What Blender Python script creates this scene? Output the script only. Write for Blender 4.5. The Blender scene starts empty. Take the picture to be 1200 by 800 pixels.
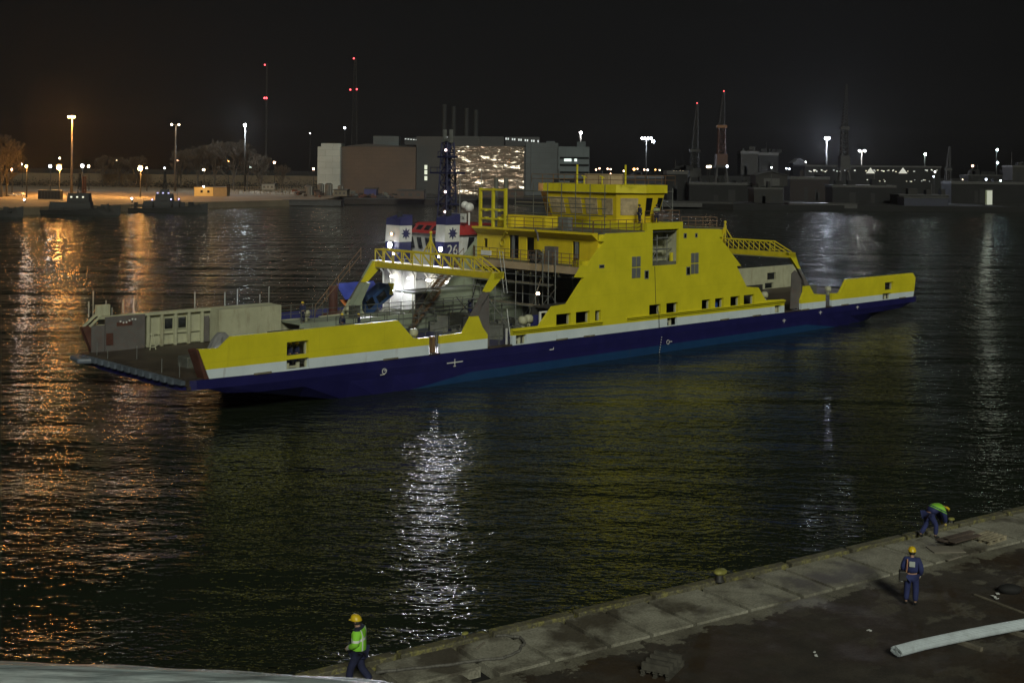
import bpy, bmesh, math, random
from mathutils import Vector, Matrix
from mathutils.geometry import tessellate_polygon
random.seed(7)
PI = math.pi
sc = bpy.context.scene
COL = sc.collection

LK = 1.0          # brightness of the harbour lamps
PW_S1, PW_S2, PW_F = 60000, 26000, 2600
HAZE = .000018
# ---------------------------------------------------------------- camera
CAMZ = 17.3                       # metres above the water
FPX, HORY, ROLL = 1450.0, 198.0, math.radians(.63)
cd = bpy.data.cameras.new('camera')
cam = bpy.data.objects.new('camera', cd); COL.objects.link(cam)
cd.sensor_width = 36; cd.lens = 36*FPX/1200
cd.shift_y = -(400-HORY)/1200
cd.clip_start = .5; cd.clip_end = 6000
cam.location = (0, 0, CAMZ)
cam.rotation_euler = (Matrix.Rotation(PI/2, 3, 'X') @ Matrix.Rotation(ROLL, 3, 'Z')).to_euler()
sc.camera = cam

# ---------------------------------------------------------------- night sky
SUN_EL, SUN_AZ = math.radians(30), math.radians(8)      # yard lighting from behind the camera, a little to the right
w = bpy.data.worlds.new('World'); sc.world = w; w.use_nodes = True
nt = w.node_tree; nt.nodes.clear()
wo = nt.nodes.new('ShaderNodeOutputWorld'); bg = nt.nodes.new('ShaderNodeBackground')
sky = nt.nodes.new('ShaderNodeTexSky'); sky.sky_type = 'NISHITA'; sky.sun_disc = False
sky.sun_elevation = SUN_EL; sky.sun_rotation = PI - SUN_AZ
hs = nt.nodes.new('ShaderNodeHueSaturation'); hs.inputs['Saturation'].default_value = .12
mul = nt.nodes.new('ShaderNodeMix'); mul.data_type = 'RGBA'; mul.blend_type = 'MULTIPLY'; mul.inputs[0].default_value = 1
mul.inputs[7].default_value = (1.0, .98, .93, 1)
nt.links.new(sky.outputs[0], hs.inputs['Color']); nt.links.new(hs.outputs[0], mul.inputs[6])
add = nt.nodes.new('ShaderNodeMix'); add.data_type = 'RGBA'; add.blend_type = 'ADD'; add.inputs[0].default_value = 1
nt.links.new(mul.outputs[2], add.inputs[6])
# faint town glow low over the horizon
tc = nt.nodes.new('ShaderNodeTexCoord'); sx = nt.nodes.new('ShaderNodeSeparateXYZ'); nt.links.new(tc.outputs['Generated'], sx.inputs[0])
mr = nt.nodes.new('ShaderNodeMapRange'); mr.inputs[1].default_value = 0; mr.inputs[2].default_value = .12; mr.inputs[3].default_value = 1; mr.inputs[4].default_value = 0
nt.links.new(sx.outputs[2], mr.inputs[0])
lf = nt.nodes.new('ShaderNodeMapRange'); lf.inputs[1].default_value = -.55; lf.inputs[2].default_value = .1; lf.inputs[3].default_value = 1; lf.inputs[4].default_value = .1
nt.links.new(sx.outputs[0], lf.inputs[0])
mm = nt.nodes.new('ShaderNodeMath'); mm.operation = 'MULTIPLY'; nt.links.new(mr.outputs[0], mm.inputs[0]); nt.links.new(lf.outputs[0], mm.inputs[1])
gl = nt.nodes.new('ShaderNodeMix'); gl.data_type = 'RGBA'; gl.inputs[6].default_value = (0, 0, 0, 1); gl.inputs[7].default_value = (2.4, 1.3, .45, 1)
nt.links.new(mm.outputs[0], gl.inputs[0]); nt.links.new(gl.outputs[2], add.inputs[7])
nt.links.new(add.outputs[2], bg.inputs[0]); bg.inputs[1].default_value = SKYS = .0008
nt.links.new(bg.outputs[0], wo.inputs[0])

sd = bpy.data.lights.new('sun', 'SUN'); sd.energy = 1.68; sd.angle = math.radians(14); sd.color = (.98, 1.0, .84)
sun = bpy.data.objects.new('sun', sd); COL.objects.link(sun)
sdir = Vector((math.sin(SUN_AZ)*math.cos(SUN_EL), -math.cos(SUN_AZ)*math.cos(SUN_EL), math.sin(SUN_EL)))
sun.rotation_euler = sdir.to_track_quat('Z', 'Y').to_euler(); sun.location = sdir*60

sc.view_settings.view_transform = 'Standard'; sc.view_settings.look = 'None'
sc.view_settings.exposure = 0; sc.view_settings.gamma = 1; sc.view_settings.use_curve_mapping = False
sc.render.engine = 'CYCLES'
cy = sc.cycles
cy.use_denoising = True; cy.denoising_prefilter = 'ACCURATE'; cy.max_bounces = 6; cy.diffuse_bounces = 2; cy.glossy_bounces = 3; cy.transmission_bounces = 4
cy.sample_clamp_indirect = 1.5; cy.sample_clamp_direct = 40; cy.caustics_reflective = False; cy.caustics_refractive = False
cy.use_light_tree = True

# ---------------------------------------------------------------- helpers
def at(x, y, D):
    """the world point at depth D seen at photo pixel (x, y)"""
    c, s = math.cos(ROLL), math.sin(ROLL); dx, dy = x-600, y-HORY
    return Vector(((dx*c+dy*s)/FPX*D, D, CAMZ-(-dx*s+dy*c)/FPX*D))
def wx(x, D): return at(x, HORY+(x-600)*math.tan(ROLL), D).x
def wz(x, y, D): return at(x, y, D).z

def N(t, k): return t.nodes.new(k)
def base_mat(name):
    m = bpy.data.materials.new(name); m.use_nodes = True
    t = m.node_tree; b = t.nodes['Principled BSDF']
    return m, t, b
def ramp(t, src, stops):
    r = N(t, 'ShaderNodeValToRGB'); e = r.color_ramp.elements
    while len(e) > 1: e.remove(e[-1])
    e[0].position, e[0].color = stops[0][0], (*stops[0][1], 1)
    for p, c in stops[1:]:
        k = e.new(p); k.color = (*c, 1)
    t.links.new(src, r.inputs[0]); return r.outputs[0]
def noise(t, co, scale, detail=4, rough=.6, sc3=None):
    n = N(t, 'ShaderNodeTexNoise'); n.inputs['Scale'].default_value = scale; n.inputs['Detail'].default_value = detail; n.inputs['Roughness'].default_value = rough
    if sc3:
        mp = N(t, 'ShaderNodeMapping'); mp.inputs['Scale'].default_value = sc3; t.links.new(co, mp.inputs[0]); co = mp.outputs[0]
    t.links.new(co, n.inputs['Vector']); return n.outputs[0]
def mixc(t, f, a, b, mode='MIX'):
    x = N(t, 'ShaderNodeMix'); x.data_type = 'RGBA'; x.blend_type = mode
    for i, v in ((0, f), (6, a), (7, b)):
        if hasattr(v, 'links') or hasattr(v, 'is_linked'): t.links.new(v, x.inputs[i])
        elif i == 0: x.inputs[0].default_value = v
        else: x.inputs[i].default_value = (*v, 1)
    return x.outputs[2]
def mth(t, op, a, b=None):
    x = N(t, 'ShaderNodeMath'); x.operation = op
    for i, v in ((0, a), (1, b)):
        if v is None: continue
        if isinstance(v, (int, float)): x.inputs[i].default_value = v
        else: t.links.new(v, x.inputs[i])
    return x.outputs[0]
MATS = {}
def paint(name, c, rough=.5, var=.12, dirt=None, dirt_amt=.0, scale=.6, bump=0, metallic=0, streak=False, coord='Object'):
    """painted / weathered surface: soft tone variation, optional stains"""
    if name in MATS: return MATS[name]
    m, t, b = base_mat(name)
    co = N(t, 'ShaderNodeTexCoord').outputs[coord]
    n1 = noise(t, co, scale, 5, .65)
    lo = tuple(v*(1-var*1.6) for v in c); hi = tuple(min(1, v*(1+var)) for v in c)
    col = ramp(t, n1, [(.3, lo), (.7, hi)])
    if dirt_amt:
        n2 = noise(t, co, scale*2.3, 6, .7, (1, 1, .22) if streak else None)
        f = ramp(t, n2, [(.52, (0, 0, 0)), (.52+.25, (dirt_amt,)*3)])
        col = mixc(t, f, col, dirt or (.1, .05, .03))
    t.links.new(col, b.inputs['Base Color'])
    r = N(t, 'ShaderNodeMapRange'); r.inputs[3].default_value = max(.05, rough-.12); r.inputs[4].default_value = min(1, rough+.15)
    t.links.new(n1, r.inputs[0]); t.links.new(r.outputs[0], b.inputs['Roughness'])
    b.inputs['Metallic'].default_value = metallic
    if bump:
        bp = N(t, 'ShaderNodeBump'); bp.inputs['Distance'].default_value = bump; bp.inputs['Strength'].default_value = .6
        t.links.new(noise(t, co, scale*4, 5), bp.inputs['Height']); t.links.new(bp.outputs[0], b.inputs['Normal'])
    MATS[name] = m; return m
def lamp_mat(name, c, s):
    if name in MATS: return MATS[name]
    m, t, b = base_mat(name)
    b.inputs['Base Color'].default_value = (.8, .8, .8, 1)
    b.inputs['Emission Color'].default_value = (*c, 1); b.inputs['Emission Strength'].default_value = s
    MATS[name] = m; return m

class MB:
    def __init__(s): s.v = []; s.f = []; s.m = []
    def add(s, vs, fs, mi=0):
        o = len(s.v); s.v += [tuple(x) for x in vs]; s.f += [tuple(i+o for i in f) for f in fs]; s.m += [mi]*len(fs); return s
    def box(s, x0, x1, y0, y1, z0, z1, mi=0):
        vs = [(x, y, z) for z in (z0, z1) for y in (y0, y1) for x in (x0, x1)]
        return s.add(vs, [(0, 2, 3, 1), (4, 5, 7, 6), (0, 1, 5, 4), (2, 6, 7, 3), (0, 4, 6, 2), (1, 3, 7, 5)], mi)
    def obox(s, c, sz, rz=0, mi=0, rx=0, ry=0):
        R = Matrix.Rotation(rz, 3, 'Z') @ Matrix.Rotation(ry, 3, 'Y') @ Matrix.Rotation(rx, 3, 'X'); c = Vector(c)
        vs = [c + R @ Vector((x*sz[0]/2, y*sz[1]/2, z*sz[2]/2)) for z in (-1, 1) for y in (-1, 1) for x in (-1, 1)]
        return s.add(vs, [(0, 2, 3, 1), (4, 5, 7, 6), (0, 1, 5, 4), (2, 6, 7, 3), (0, 4, 6, 2), (1, 3, 7, 5)], mi)
    def bar(s, p, q, w, h=None, mi=0):
        h = h or w; p = Vector(p); q = Vector(q); d = (q-p).normalized()
        up = Vector((0, 0, 1)) if abs(d.z) < .95 else Vector((1, 0, 0))
        a = d.cross(up).normalized()*w/2; b = a.cross(d).normalized()*h/2
        vs = [p-a-b, p+a-b, p+a+b, p-a+b, q-a-b, q+a-b, q+a+b, q-a+b]
        return s.add(vs, [(0, 3, 2, 1), (4, 5, 6, 7), (0, 1, 5, 4), (1, 2, 6, 5), (2, 3, 7, 6), (3, 0, 4, 7)], mi)
    def tube(s, p, q, r, n=8, r2=None, mi=0, caps=True):
        r2 = r if r2 is None else r2; p = Vector(p); q = Vector(q); d = (q-p)
        if d.length < 1e-6: return s
        d.normalize(); up = Vector((0, 0, 1)) if abs(d.z) < .95 else Vector((1, 0, 0))
        a = d.cross(up).normalized(); b = a.cross(d).normalized()
        vs = [p+(a*math.cos(2*PI*i/n)+b*math.sin(2*PI*i/n))*r for i in range(n)] + [q+(a*math.cos(2*PI*i/n)+b*math.sin(2*PI*i/n))*r2 for i in range(n)]
        fs = [(i, i+n, (i+1) % n+n, (i+1) % n) for i in range(n)]
        if caps: fs += [tuple(range(n)), tuple(reversed(range(n, 2*n)))]
        return s.add(vs, fs, mi)
    def path(s, pts, r, n=6, mi=0):
        for a, b in zip(pts, pts[1:]): s.tube(a, b, r, n, mi=mi)
        return s
    def lathe(s, prof, c=(0, 0, 0), n=14, mi=0):
        c = Vector(c); vs = []
        for r, z in prof: vs += [c+Vector((r*math.cos(2*PI*i/n), r*math.sin(2*PI*i/n), z)) for i in range(n)]
        k = len(prof); fs = [(j*n+i, j*n+(i+1) % n, (j+1)*n+(i+1) % n, (j+1)*n+i) for j in range(k-1) for i in range(n)]
        fs += [tuple(reversed(range(n))), tuple(range((k-1)*n, k*n))]
        return s.add(vs, fs, mi)
    def ball(s, c, r, n=10, k=6, sq=(1, 1, 1), mi=0):
        c = Vector(c); vs = [c+Vector((0, 0, -r*sq[2]))]
        for j in range(1, k):
            a = -PI/2+PI*j/k
            vs += [c+Vector((r*sq[0]*math.cos(a)*math.cos(2*PI*i/n), r*sq[1]*math.cos(a)*math.sin(2*PI*i/n), r*sq[2]*math.sin(a))) for i in range(n)]
        vs.append(c+Vector((0, 0, r*sq[2])))
        fs = [(0, 1+(i+1) % n, 1+i) for i in range(n)]
        for j in range(k-2): fs += [(1+j*n+i, 1+j*n+(i+1) % n, 1+(j+1)*n+(i+1) % n, 1+(j+1)*n+i) for i in range(n)]
        L = len(vs)-1; fs += [(L, 1+(k-2)*n+i, 1+(k-2)*n+(i+1) % n) for i in range(n)]
        return s.add(vs, fs, mi)
    def plate(s, outer, holes=(), t0=0, t1=.3, mp=lambda a, b, t: (a, t, b), mi=0):
        """flat plate with openings: outline (a, b), thickness t0..t1"""
        loops = [list(outer)]+[list(h) for h in holes]
        pts = [p for l in loops for p in l]
        tris = tessellate_polygon([[Vector((p[0], p[1], 0)) for p in l] for l in loops])
        n = len(pts); vs = [mp(p[0], p[1], t0) for p in pts]+[mp(p[0], p[1], t1) for p in pts]
        fs = [tuple(t) for t in tris]+[tuple(i+n for i in reversed(t)) for t in tris]
        o = 0
        for l in loops:
            k = len(l); fs += [(o+i, o+(i+1) % k, o+(i+1) % k+n, o+i+n) for i in range(k)]; o += k
        return s.add(vs, fs, mi)
    def rail(s, pts, h=1.1, step=1.5, r=.03, rails=3):
        """handrail along a floor-level polyline"""
        for a, b in zip(pts, pts[1:]):
            a = Vector(a); b = Vector(b); L = (b-a).length; k = max(1, round(L/step))
            for i in range(k+1):
                p = a.lerp(b, i/k); s.tube(p, p+Vector((0, 0, h)), r, 5)
            for j in range(1, rails+1):
                o = Vector((0, 0, h*j/rails)); s.tube(a+o, b+o, r*.9, 5)
        return s
    def each(s, name, mat, parent=None, **k):
        """every loose piece as a part of its own"""
        par = list(range(len(s.v)))
        def fd(i):
            while par[i] != i: par[i] = par[par[i]]; i = par[i]
            return i
        for f in s.f:
            for j in f[1:]: par[fd(f[0])] = fd(j)
        g = {}
        for f, mi in zip(s.f, s.m): g.setdefault(fd(f[0]), []).append((f, mi))
        for fs in g.values():
            ids = sorted({i for f, _ in fs for i in f}); mp = {a: b for b, a in enumerate(ids)}; m = MB()
            m.v = [s.v[i] for i in ids]; m.f = [tuple(mp[i] for i in f) for f, _ in fs]; m.m = [q for _, q in fs]; m.build(name, mat, parent, **k)
    def build(s, name, mat, parent=None, smooth=False, bevel=0):
        me = bpy.data.meshes.new(name); me.from_pydata(s.v, [], s.f)
        for m in (mat if isinstance(mat, (list, tuple)) else [mat]): me.materials.append(m)
        for p, i in zip(me.polygons, s.m): p.material_index = i; p.use_smooth = smooth
        bm = bmesh.new(); bm.from_mesh(me); bmesh.ops.recalc_face_normals(bm, faces=bm.faces); bm.to_mesh(me); bm.free()
        o = bpy.data.objects.new(name, me); COL.objects.link(o)
        if parent: o.parent = parent
        if bevel:
            b = o.modifiers.new('bevel', 'BEVEL'); b.width = bevel; b.segments = 2; b.limit_method = 'ANGLE'
        return o
def tag(o, label=None, cat=None, group=None, kind=None):
    if label: o['label'] = label
    if cat: o['category'] = cat
    if group: o['group'] = group
    if kind: o['kind'] = kind
    return o
def empty(name, loc, rz=0, label=None, cat=None, group=None):
    o = bpy.data.objects.new(name, None); COL.objects.link(o); o.location = loc; o.rotation_euler = (0, 0, rz)
    o.empty_display_size = .2
    return tag(o, label, cat, group)
def copy_tree(o, parent=None):
    c = o.copy(); COL.objects.link(c); c.parent = parent
    for ch in [x for x in COL.objects if x.parent == o]: copy_tree(ch, c)
    return c
def text_mesh(name, txt, size, mat, parent, M, extrude=.01):
    cu = bpy.data.curves.new(name, 'FONT'); cu.body = txt; cu.size = size; cu.extrude = extrude; cu.align_x = 'CENTER'; cu.align_y = 'CENTER'
    t = bpy.data.objects.new(name, cu); COL.objects.link(t)
    dg = bpy.context.evaluated_depsgraph_get(); me = bpy.data.meshes.new_from_object(t.evaluated_get(dg))
    bpy.data.objects.remove(t); me.transform(M); me.name = name
    me.materials.clear(); me.materials.append(mat)
    o = bpy.data.objects.new(name, me); COL.objects.link(o); o.parent = parent; return o

# ---------------------------------------------------------------- materials
YEL = (.66, .57, .02)
def ferry_paint():
    m, t, b = base_mat('yellow_and_white_hull_paint')
    co = N(t, 'ShaderNodeTexCoord').outputs['Object']; s = N(t, 'ShaderNodeSeparateXYZ'); t.links.new(co, s.inputs[0])
    lim = mth(t, 'MULTIPLY_ADD', s.outputs[0], -.0048); t.nodes[-1].inputs[2].default_value = 1.64
    f = mth(t, 'GREATER_THAN', s.outputs[2], lim)
    # plate seams
    wv = N(t, 'ShaderNodeTexBrick'); mp = N(t, 'ShaderNodeMapping'); mp.inputs['Rotation'].default_value = (PI/2, 0, 0)
    t.links.new(co, mp.inputs[0]); t.links.new(mp.outputs[0], wv.inputs[0])
    wv.inputs['Scale'].default_value = 1; wv.inputs['Brick Width'].default_value = 6; wv.inputs['Row Height'].default_value = 2.1; wv.inputs['Mortar Size'].default_value = .03; wv.inputs['Mortar Smooth'].default_value = 1
    n1 = noise(t, co, .5, 5)
    y = ramp(t, n1, [(.3, (.57, .51, .018)), (.7, (.69, .61, .024))])
    wh = ramp(t, n1, [(.3, (.56, .64, .68)), (.7, (.68, .76, .80))])
    st = noise(t, co, 1.4, 6, .7, (1, 1, .15)); sf = ramp(t, st, [(.60, (0, 0, 0)), (.75, (.5, .5, .5))])
    wh = mixc(t, sf, wh, (.2, .16, .12))
    st2 = noise(t, co, 1.1, 7, .75, (1, 1, .1)); sf2 = ramp(t, st2, [(.6, (0, 0, 0)), (.8, (.3, .3, .3))])
    y = mixc(t, sf2, y, (.25, .16, .02)); y = mixc(t, mth(t, 'MULTIPLY', wv.outputs['Fac'], .22), y, (.28, .22, .03))
    t.links.new(mixc(t, f, wh, y), b.inputs['Base Color']); b.inputs['Roughness'].default_value = .42
    # slightly wavy plating
    bp = N(t, 'ShaderNodeBump'); bp.inputs['Distance'].default_value = .02; bp.inputs['Strength'].default_value = .5
    hh = mth(t, 'SUBTRACT', noise(t, co, .9, 2), mth(t, 'MULTIPLY', wv.outputs['Fac'], .35))
    t.links.new(hh, bp.inputs['Height']); t.links.new(bp.outputs[0], b.inputs['Normal'])
    return m
M_SIDE = ferry_paint()
M_Y = paint('yellow_paint', YEL, .45, .08, (.3, .17, .03), .35, .5, streak=True)
M_YH = paint('yellow_house_paint', (.72, .55, .016), .5, .08, (.3, .17, .03), .4, .5, streak=True)
M_YD = paint('yellow_truss_paint', (.62, .50, .02), .5, .1, (.3, .25, .1), .3, 1)
def hull_mat():
    m, t, b = base_mat('blue_hull_paint')
    co = N(t, 'ShaderNodeTexCoord').outputs['Object']; s = N(t, 'ShaderNodeSeparateXYZ'); t.links.new(co, s.inputs[0])
    e = mth(t, 'MAXIMUM', mth(t, 'SUBTRACT', 24, s.outputs[0]), mth(t, 'SUBTRACT', s.outputs[0], 73))
    lim = mth(t, 'SUBTRACT', -1.08, mth(t, 'MULTIPLY', mth(t, 'MAXIMUM', e, 0), .12))  # stripe dips at the raked ends: their underside shade put into the paint
    f = mth(t, 'GREATER_THAN', s.outputs[2], lim)
    n1 = noise(t, co, .6, 5)
    d = ramp(t, n1, [(.3, (.011, .011, .07)), (.7, (.017, .016, .10))])
    l = ramp(t, n1, [(.3, (.010, .040, .115)), (.7, (.014, .052, .14))])
    hc = mixc(t, f, l, d); sf = ramp(t, noise(t, co, 1.2, 7, .75, (1, 1, .12)), [(.58, (0, 0, 0)), (.78, (.35,)*3)]); hc = mixc(t, sf, hc, (.05, .045, .06))
    sc_ = ramp(t, noise(t, co, .9, 8, .8, (.12, 1, 1.6)), [(.64, (0, 0, 0)), (.70, (.5,)*3)]); hc = mixc(t, sc_, hc, (.06, .06, .09))
    t.links.new(hc, b.inputs['Base Color']); b.inputs['Roughness'].default_value = .35
    bp = N(t, 'ShaderNodeBump'); bp.inputs['Distance'].default_value = .02; bp.inputs['Strength'].default_value = .5; t.links.new(noise(t, co, .7, 2), bp.inputs['Height']); t.links.new(bp.outputs[0], b.inputs['Normal'])
    return m
M_HULL = hull_mat()
M_CREAM = paint('cream_primer', (.42, .42, .29), .6, .1, (.14, .07, .03), .5, .8, streak=True)
M_GREEN = paint('pale_green_primer', (.27, .31, .23), .6, .12, (.12, .09, .06), .5, .6, streak=True)
M_GREY = paint('grey_primer', (.12, .11, .105), .7, .12, (.16, .05, .03), .4, .9)
M_RED = paint('red_primer', (.085, .030, .020), .7, .2, (.1, .09, .08), .4, 1)
M_DARK = paint('dark_steel', (.035, .034, .032), .6, .3, scale=1)
M_MIDG = paint('worn_grey_steel', (.11, .115, .10), .6, .3, (.06, .04, .03), .6, .7)
M_DECK = paint('rusty_deck', (.06, .045, .032), .6, .35, (.03, .025, .02), .7, .5)
M_BEIGE = paint('beige_primer', (.42, .32, .21), .6, .1, (.2, .12, .07), .5, .5)
M_RUSTRAIL = paint('rusty_rail', (.15, .085, .04), .7, .2)
M_GALV = paint('galvanised_steel', (.28, .29, .28), .45, .15, metallic=.6)
M_WHITE = paint('white_paint', (.7, .7, .68), .5, .08, (.25, .18, .12), .3, 1, streak=True)
M_BLACK = paint('black_rubber', (.012, .012, .012), .8, .2)
M_BLUE = paint('bright_blue_paint', (.02, .07, .3), .5, .15)
M_NAVY = paint('navy_paint', (.02, .022, .11), .5, .15)
M_PLY = paint('plywood', (.48, .38, .23), .8, .25, (.12, .09, .06), .6, 1.5)
M_WOOD = paint('weathered_wood', (.17, .15, .11), .85, .3, (.06, .05, .04), .5, 3)
M_GLASS = paint('dark_glass', (.01, .012, .012), .15, .1)
M_VENT = paint('grey_louvre', (.16, .17, .17), .5, .1)
# ================================================================ WATER
def water_mat():
    m, t, b = base_mat('harbour_water')
    b.inputs['Base Color'].default_value = (.015, .020, .012, 1); b.inputs['Roughness'].default_value = .045; b.inputs['IOR'].default_value = 1.333
    co = N(t, 'ShaderNodeTexCoord').outputs['Object']
    def field(scale, rot, sc3, detail=2, rough=.5):
        mp = N(t, 'ShaderNodeMapping'); mp.inputs['Rotation'].default_value = (0, 0, rot); mp.inputs['Scale'].default_value = sc3
        t.links.new(co, mp.inputs[0]); n = N(t, 'ShaderNodeTexNoise'); n.inputs['Scale'].default_value = scale; n.inputs['Detail'].default_value = detail; n.inputs['Roughness'].default_value = rough
        t.links.new(mp.outputs[0], n.inputs['Vector']); return n.outputs[0]
    swell = field(.12, math.radians(-6), (.3, 1, 1), 2)
    a = field(.85, math.radians(24), (.5, 1, 1), 2, .5)
    c = field(2.9, math.radians(10), (.65, 1, 1), 2, .55)
    calm = ramp(t, field(.045, math.radians(5), (.3, 1, 1), 3, .6), [(.35, (.45,)*3), (.62, (1,)*3)])   # gusts and calmer lanes
    h = mth(t, 'ADD', mth(t, 'MULTIPLY', a, .28), mth(t, 'MULTIPLY', c, .125))
    paws = ramp(t, field(.55, 0, (1, .10, 1), 4, .7), [(.42, (.08,)*3), (.62, (.85,)*3)])          # small wind patches that break the far reflections up
    sp = N(t, 'ShaderNodeSeparateXYZ'); t.links.new(co, sp.inputs[0]); fr = N(t, 'ShaderNodeMapRange'); fr.inputs[1].default_value = 90; fr.inputs[2].default_value = 220; t.links.new(sp.outputs[1], fr.inputs[0])
    h = mth(t, 'MULTIPLY', h, mixc(t, fr.outputs[0], (1, 1, 1), paws))
    h = mth(t, 'MULTIPLY', h, calm)
    h = mth(t, 'ADD', h, mth(t, 'MULTIPLY', swell, .8))
    bp = N(t, 'ShaderNodeBump'); bp.inputs['Distance'].default_value = 1.0; bp.inputs['Strength'].default_value = 1.0
    t.links.new(h, bp.inputs['Height']); t.links.new(bp.outputs[0], b.inputs['Normal'])
    return m
tag(MB().box(-3500, 3500, -100, 5000, -3, 0).build('water', water_mat()), kind='structure')

# ================================================================ FERRY
FA = math.radians(43.688); FO = Vector((-20.448, 84.212, 1.8))
FD = Vector((math.cos(FA), math.sin(FA), 0)); FN = Vector((-math.sin(FA), math.cos(FA), 0))
def sw(u, v, z): return FO+FD*u+FN*v+Vector((0, 0, z))      # ship coordinates to world
BM = 16.8; MU = 97.2
ferry = empty('car_ferry', FO, FA, 'long double ended yellow, white and blue car ferry, unfinished, floating in mid harbour', 'ferry')
def deckz(u):
    P = [(-3, 1.0), (0, 1.0), (6, .88), (20, .76), (29, .67), (54, .62), (68, .58), (96, .53), (100, .53)]
    for (a, za), (b, zb) in zip(P, P[1:]):
        if a <= u <= b: return za+(zb-za)*(u-a)/(b-a)
    return .6
# hull: lofted stations with raked, rounded ends
def hull():
    mb = MB(); st = []
    us = [-1.75, -1.5, -.9, 0, 1.5, 4, 8, 12, 16, 20, 24, 30, 40, 50, 60, 68, 73, 78, 82, 86, 90, 94, 96.2, 97.0, 97.6]
    for u in us:
        e = min(u+1.75, 97.6-u)                # distance from the end
        inset = 0 if e > 1.3 else 1.0*(1-math.sqrt(max(0, 1-((1.3-e)/1.3)**2)))
        zt = deckz(u)-.03
        k = min(1, max(0, (e-1.0)/20)); zb = zt-.85-(3.4*k**1.15)
        if e < 1.8: zb = zt-.72
        chine = max(zb, zt-1.15) ; cin = 0
        prof = []
        flat = .3+2.6*(1-k)
        prof = [(inset, zt), (inset, zt-.65), (inset+.10+.3*(1-k), max(zb, zt-1.3)), (inset+flat*.7, zb+.05), (inset+flat, zb-.02)]
        row = [(u, v, z) for v, z in prof]+[(u, BM-v, z) for v, z in reversed(prof)]
        st.append(row)
    n = len(st[0]); vs = [p for r in st for p in r]
    fs = [(j*n+i, j*n+i+1, (j+1)*n+i+1, (j+1)*n+i) for j in range(len(st)-1) for i in range(n-1)]
    fs += [tuple(range(n)), tuple(range((len(st)-1)*n, len(st)*n))]
    fs += [((j*n), (j+1)*n, (j+1)*n+n-1, j*n+n-1) for j in range(len(st)-1)]
    mb.add(vs, fs)
    h = mb.build('hull', M_HULL, ferry)
    return h
hull_o = hull()
# rubbing strip and little fittings along the deck edge
mb = MB()
for u in (4.2, 15.6, 30.5+4, 38, 58, 63.5, 72.5, 80.5, 93.3): mb.box(u-.7, u+.7, -.10, .02, deckz(u)-.02, deckz(u)+.10)
mb.each('fairlead', M_WOOD, ferry)
# load marks
mb = MB()
def ring(mb, u, z, r, w=.05, n=18):
    o = [(u+r*math.cos(2*PI*i/n), z+r*math.sin(2*PI*i/n)) for i in range(n)]; i_ = [(u+(r-w)*math.cos(2*PI*i/n), z+(r-w)*math.sin(2*PI*i/n)) for i in range(n)]
    mb.plate(o, [i_], -.03, -.012)
ring(mb, 15.0, -.05, .22); mb.box(14.95, 15.25, -.03, -.012, -.03, .03); mb.box(14.6, 15.05, -.031, -.013, -.32, -.27)
mb.box(21.3, 23.0, -.03, -.012, -.12, -.05); mb.box(22.1, 22.17, -.031, -.013, -.3, .18); mb.box(22.0, 22.25, -.03, -.012, -.42, -.36)
mb.box(33.0, 33.5, -.03, -.012, -.12, -.05); mb.box(33.45, 33.5, -.031, -.013, -.1, .1)
for i in range(7): mb.box(48.1-.05*i, 48.2-.05*i, -.03, -.012, -.35-.23*i, -.27-.23*i)
ring(mb, 49.1, -.85, .22); mb.box(49.35, 49.7, -.03, -.012, -.86, -.8)
for u, z in ((68.5, -.3), (75.5, .05), (83.2, .1)): mb.box(u-.3, u+.3, -.03, -.012, z, z+.07); mb.box(u-.04, u+.04, -.031, -.013, z-.2, z+.2)
mb.each('load_mark', M_WHITE, ferry)

MB().box(-1.5, 97.2, .25, BM-.25, .35, .575).build('car_deck', M_DECK, ferry)
# raised bow plating follows the sheer
MB().add([(-1.6, .3, 1.03), (20, .3, .82), (20, BM-.3, .82), (-1.6, BM-.3, 1.03), (-1.6, .3, .6), (20, .3, .6), (20, BM-.3, .6), (-1.6, BM-.3, .6)],
         [(0, 1, 2, 3), (7, 6, 5, 4), (0, 4, 5, 1), (1, 5, 6, 2), (2, 6, 7, 3), (3, 7, 4, 0)]).build('bow_deck_plating', M_DECK, ferry)
# hinge beam along the bow edge
mb = MB(); mb.box(-1.95, -1.6, .35, BM-1.2, .70, .98)
for i in range(14): mb.box(-2.1, -1.93, 1.3+i*1.06, 1.9+i*1.06, .66, 1.02)
mb.build('ramp_hinge_beam', paint('blue_grey_steel', (.10, .12, .15), .5, .2), ferry)
MB().plate([(-2.9, 14.2), (-2.5, 16.4), (-1.6, BM-.3), (-1.4, 14.8), (-1.9, 13.6)], [], .55, .95, lambda a, b, t: (a, b, t)).build('bow_fender', paint('blue_grey_steel', (.16, .19, .24)), ferry, bevel=.15)

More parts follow.
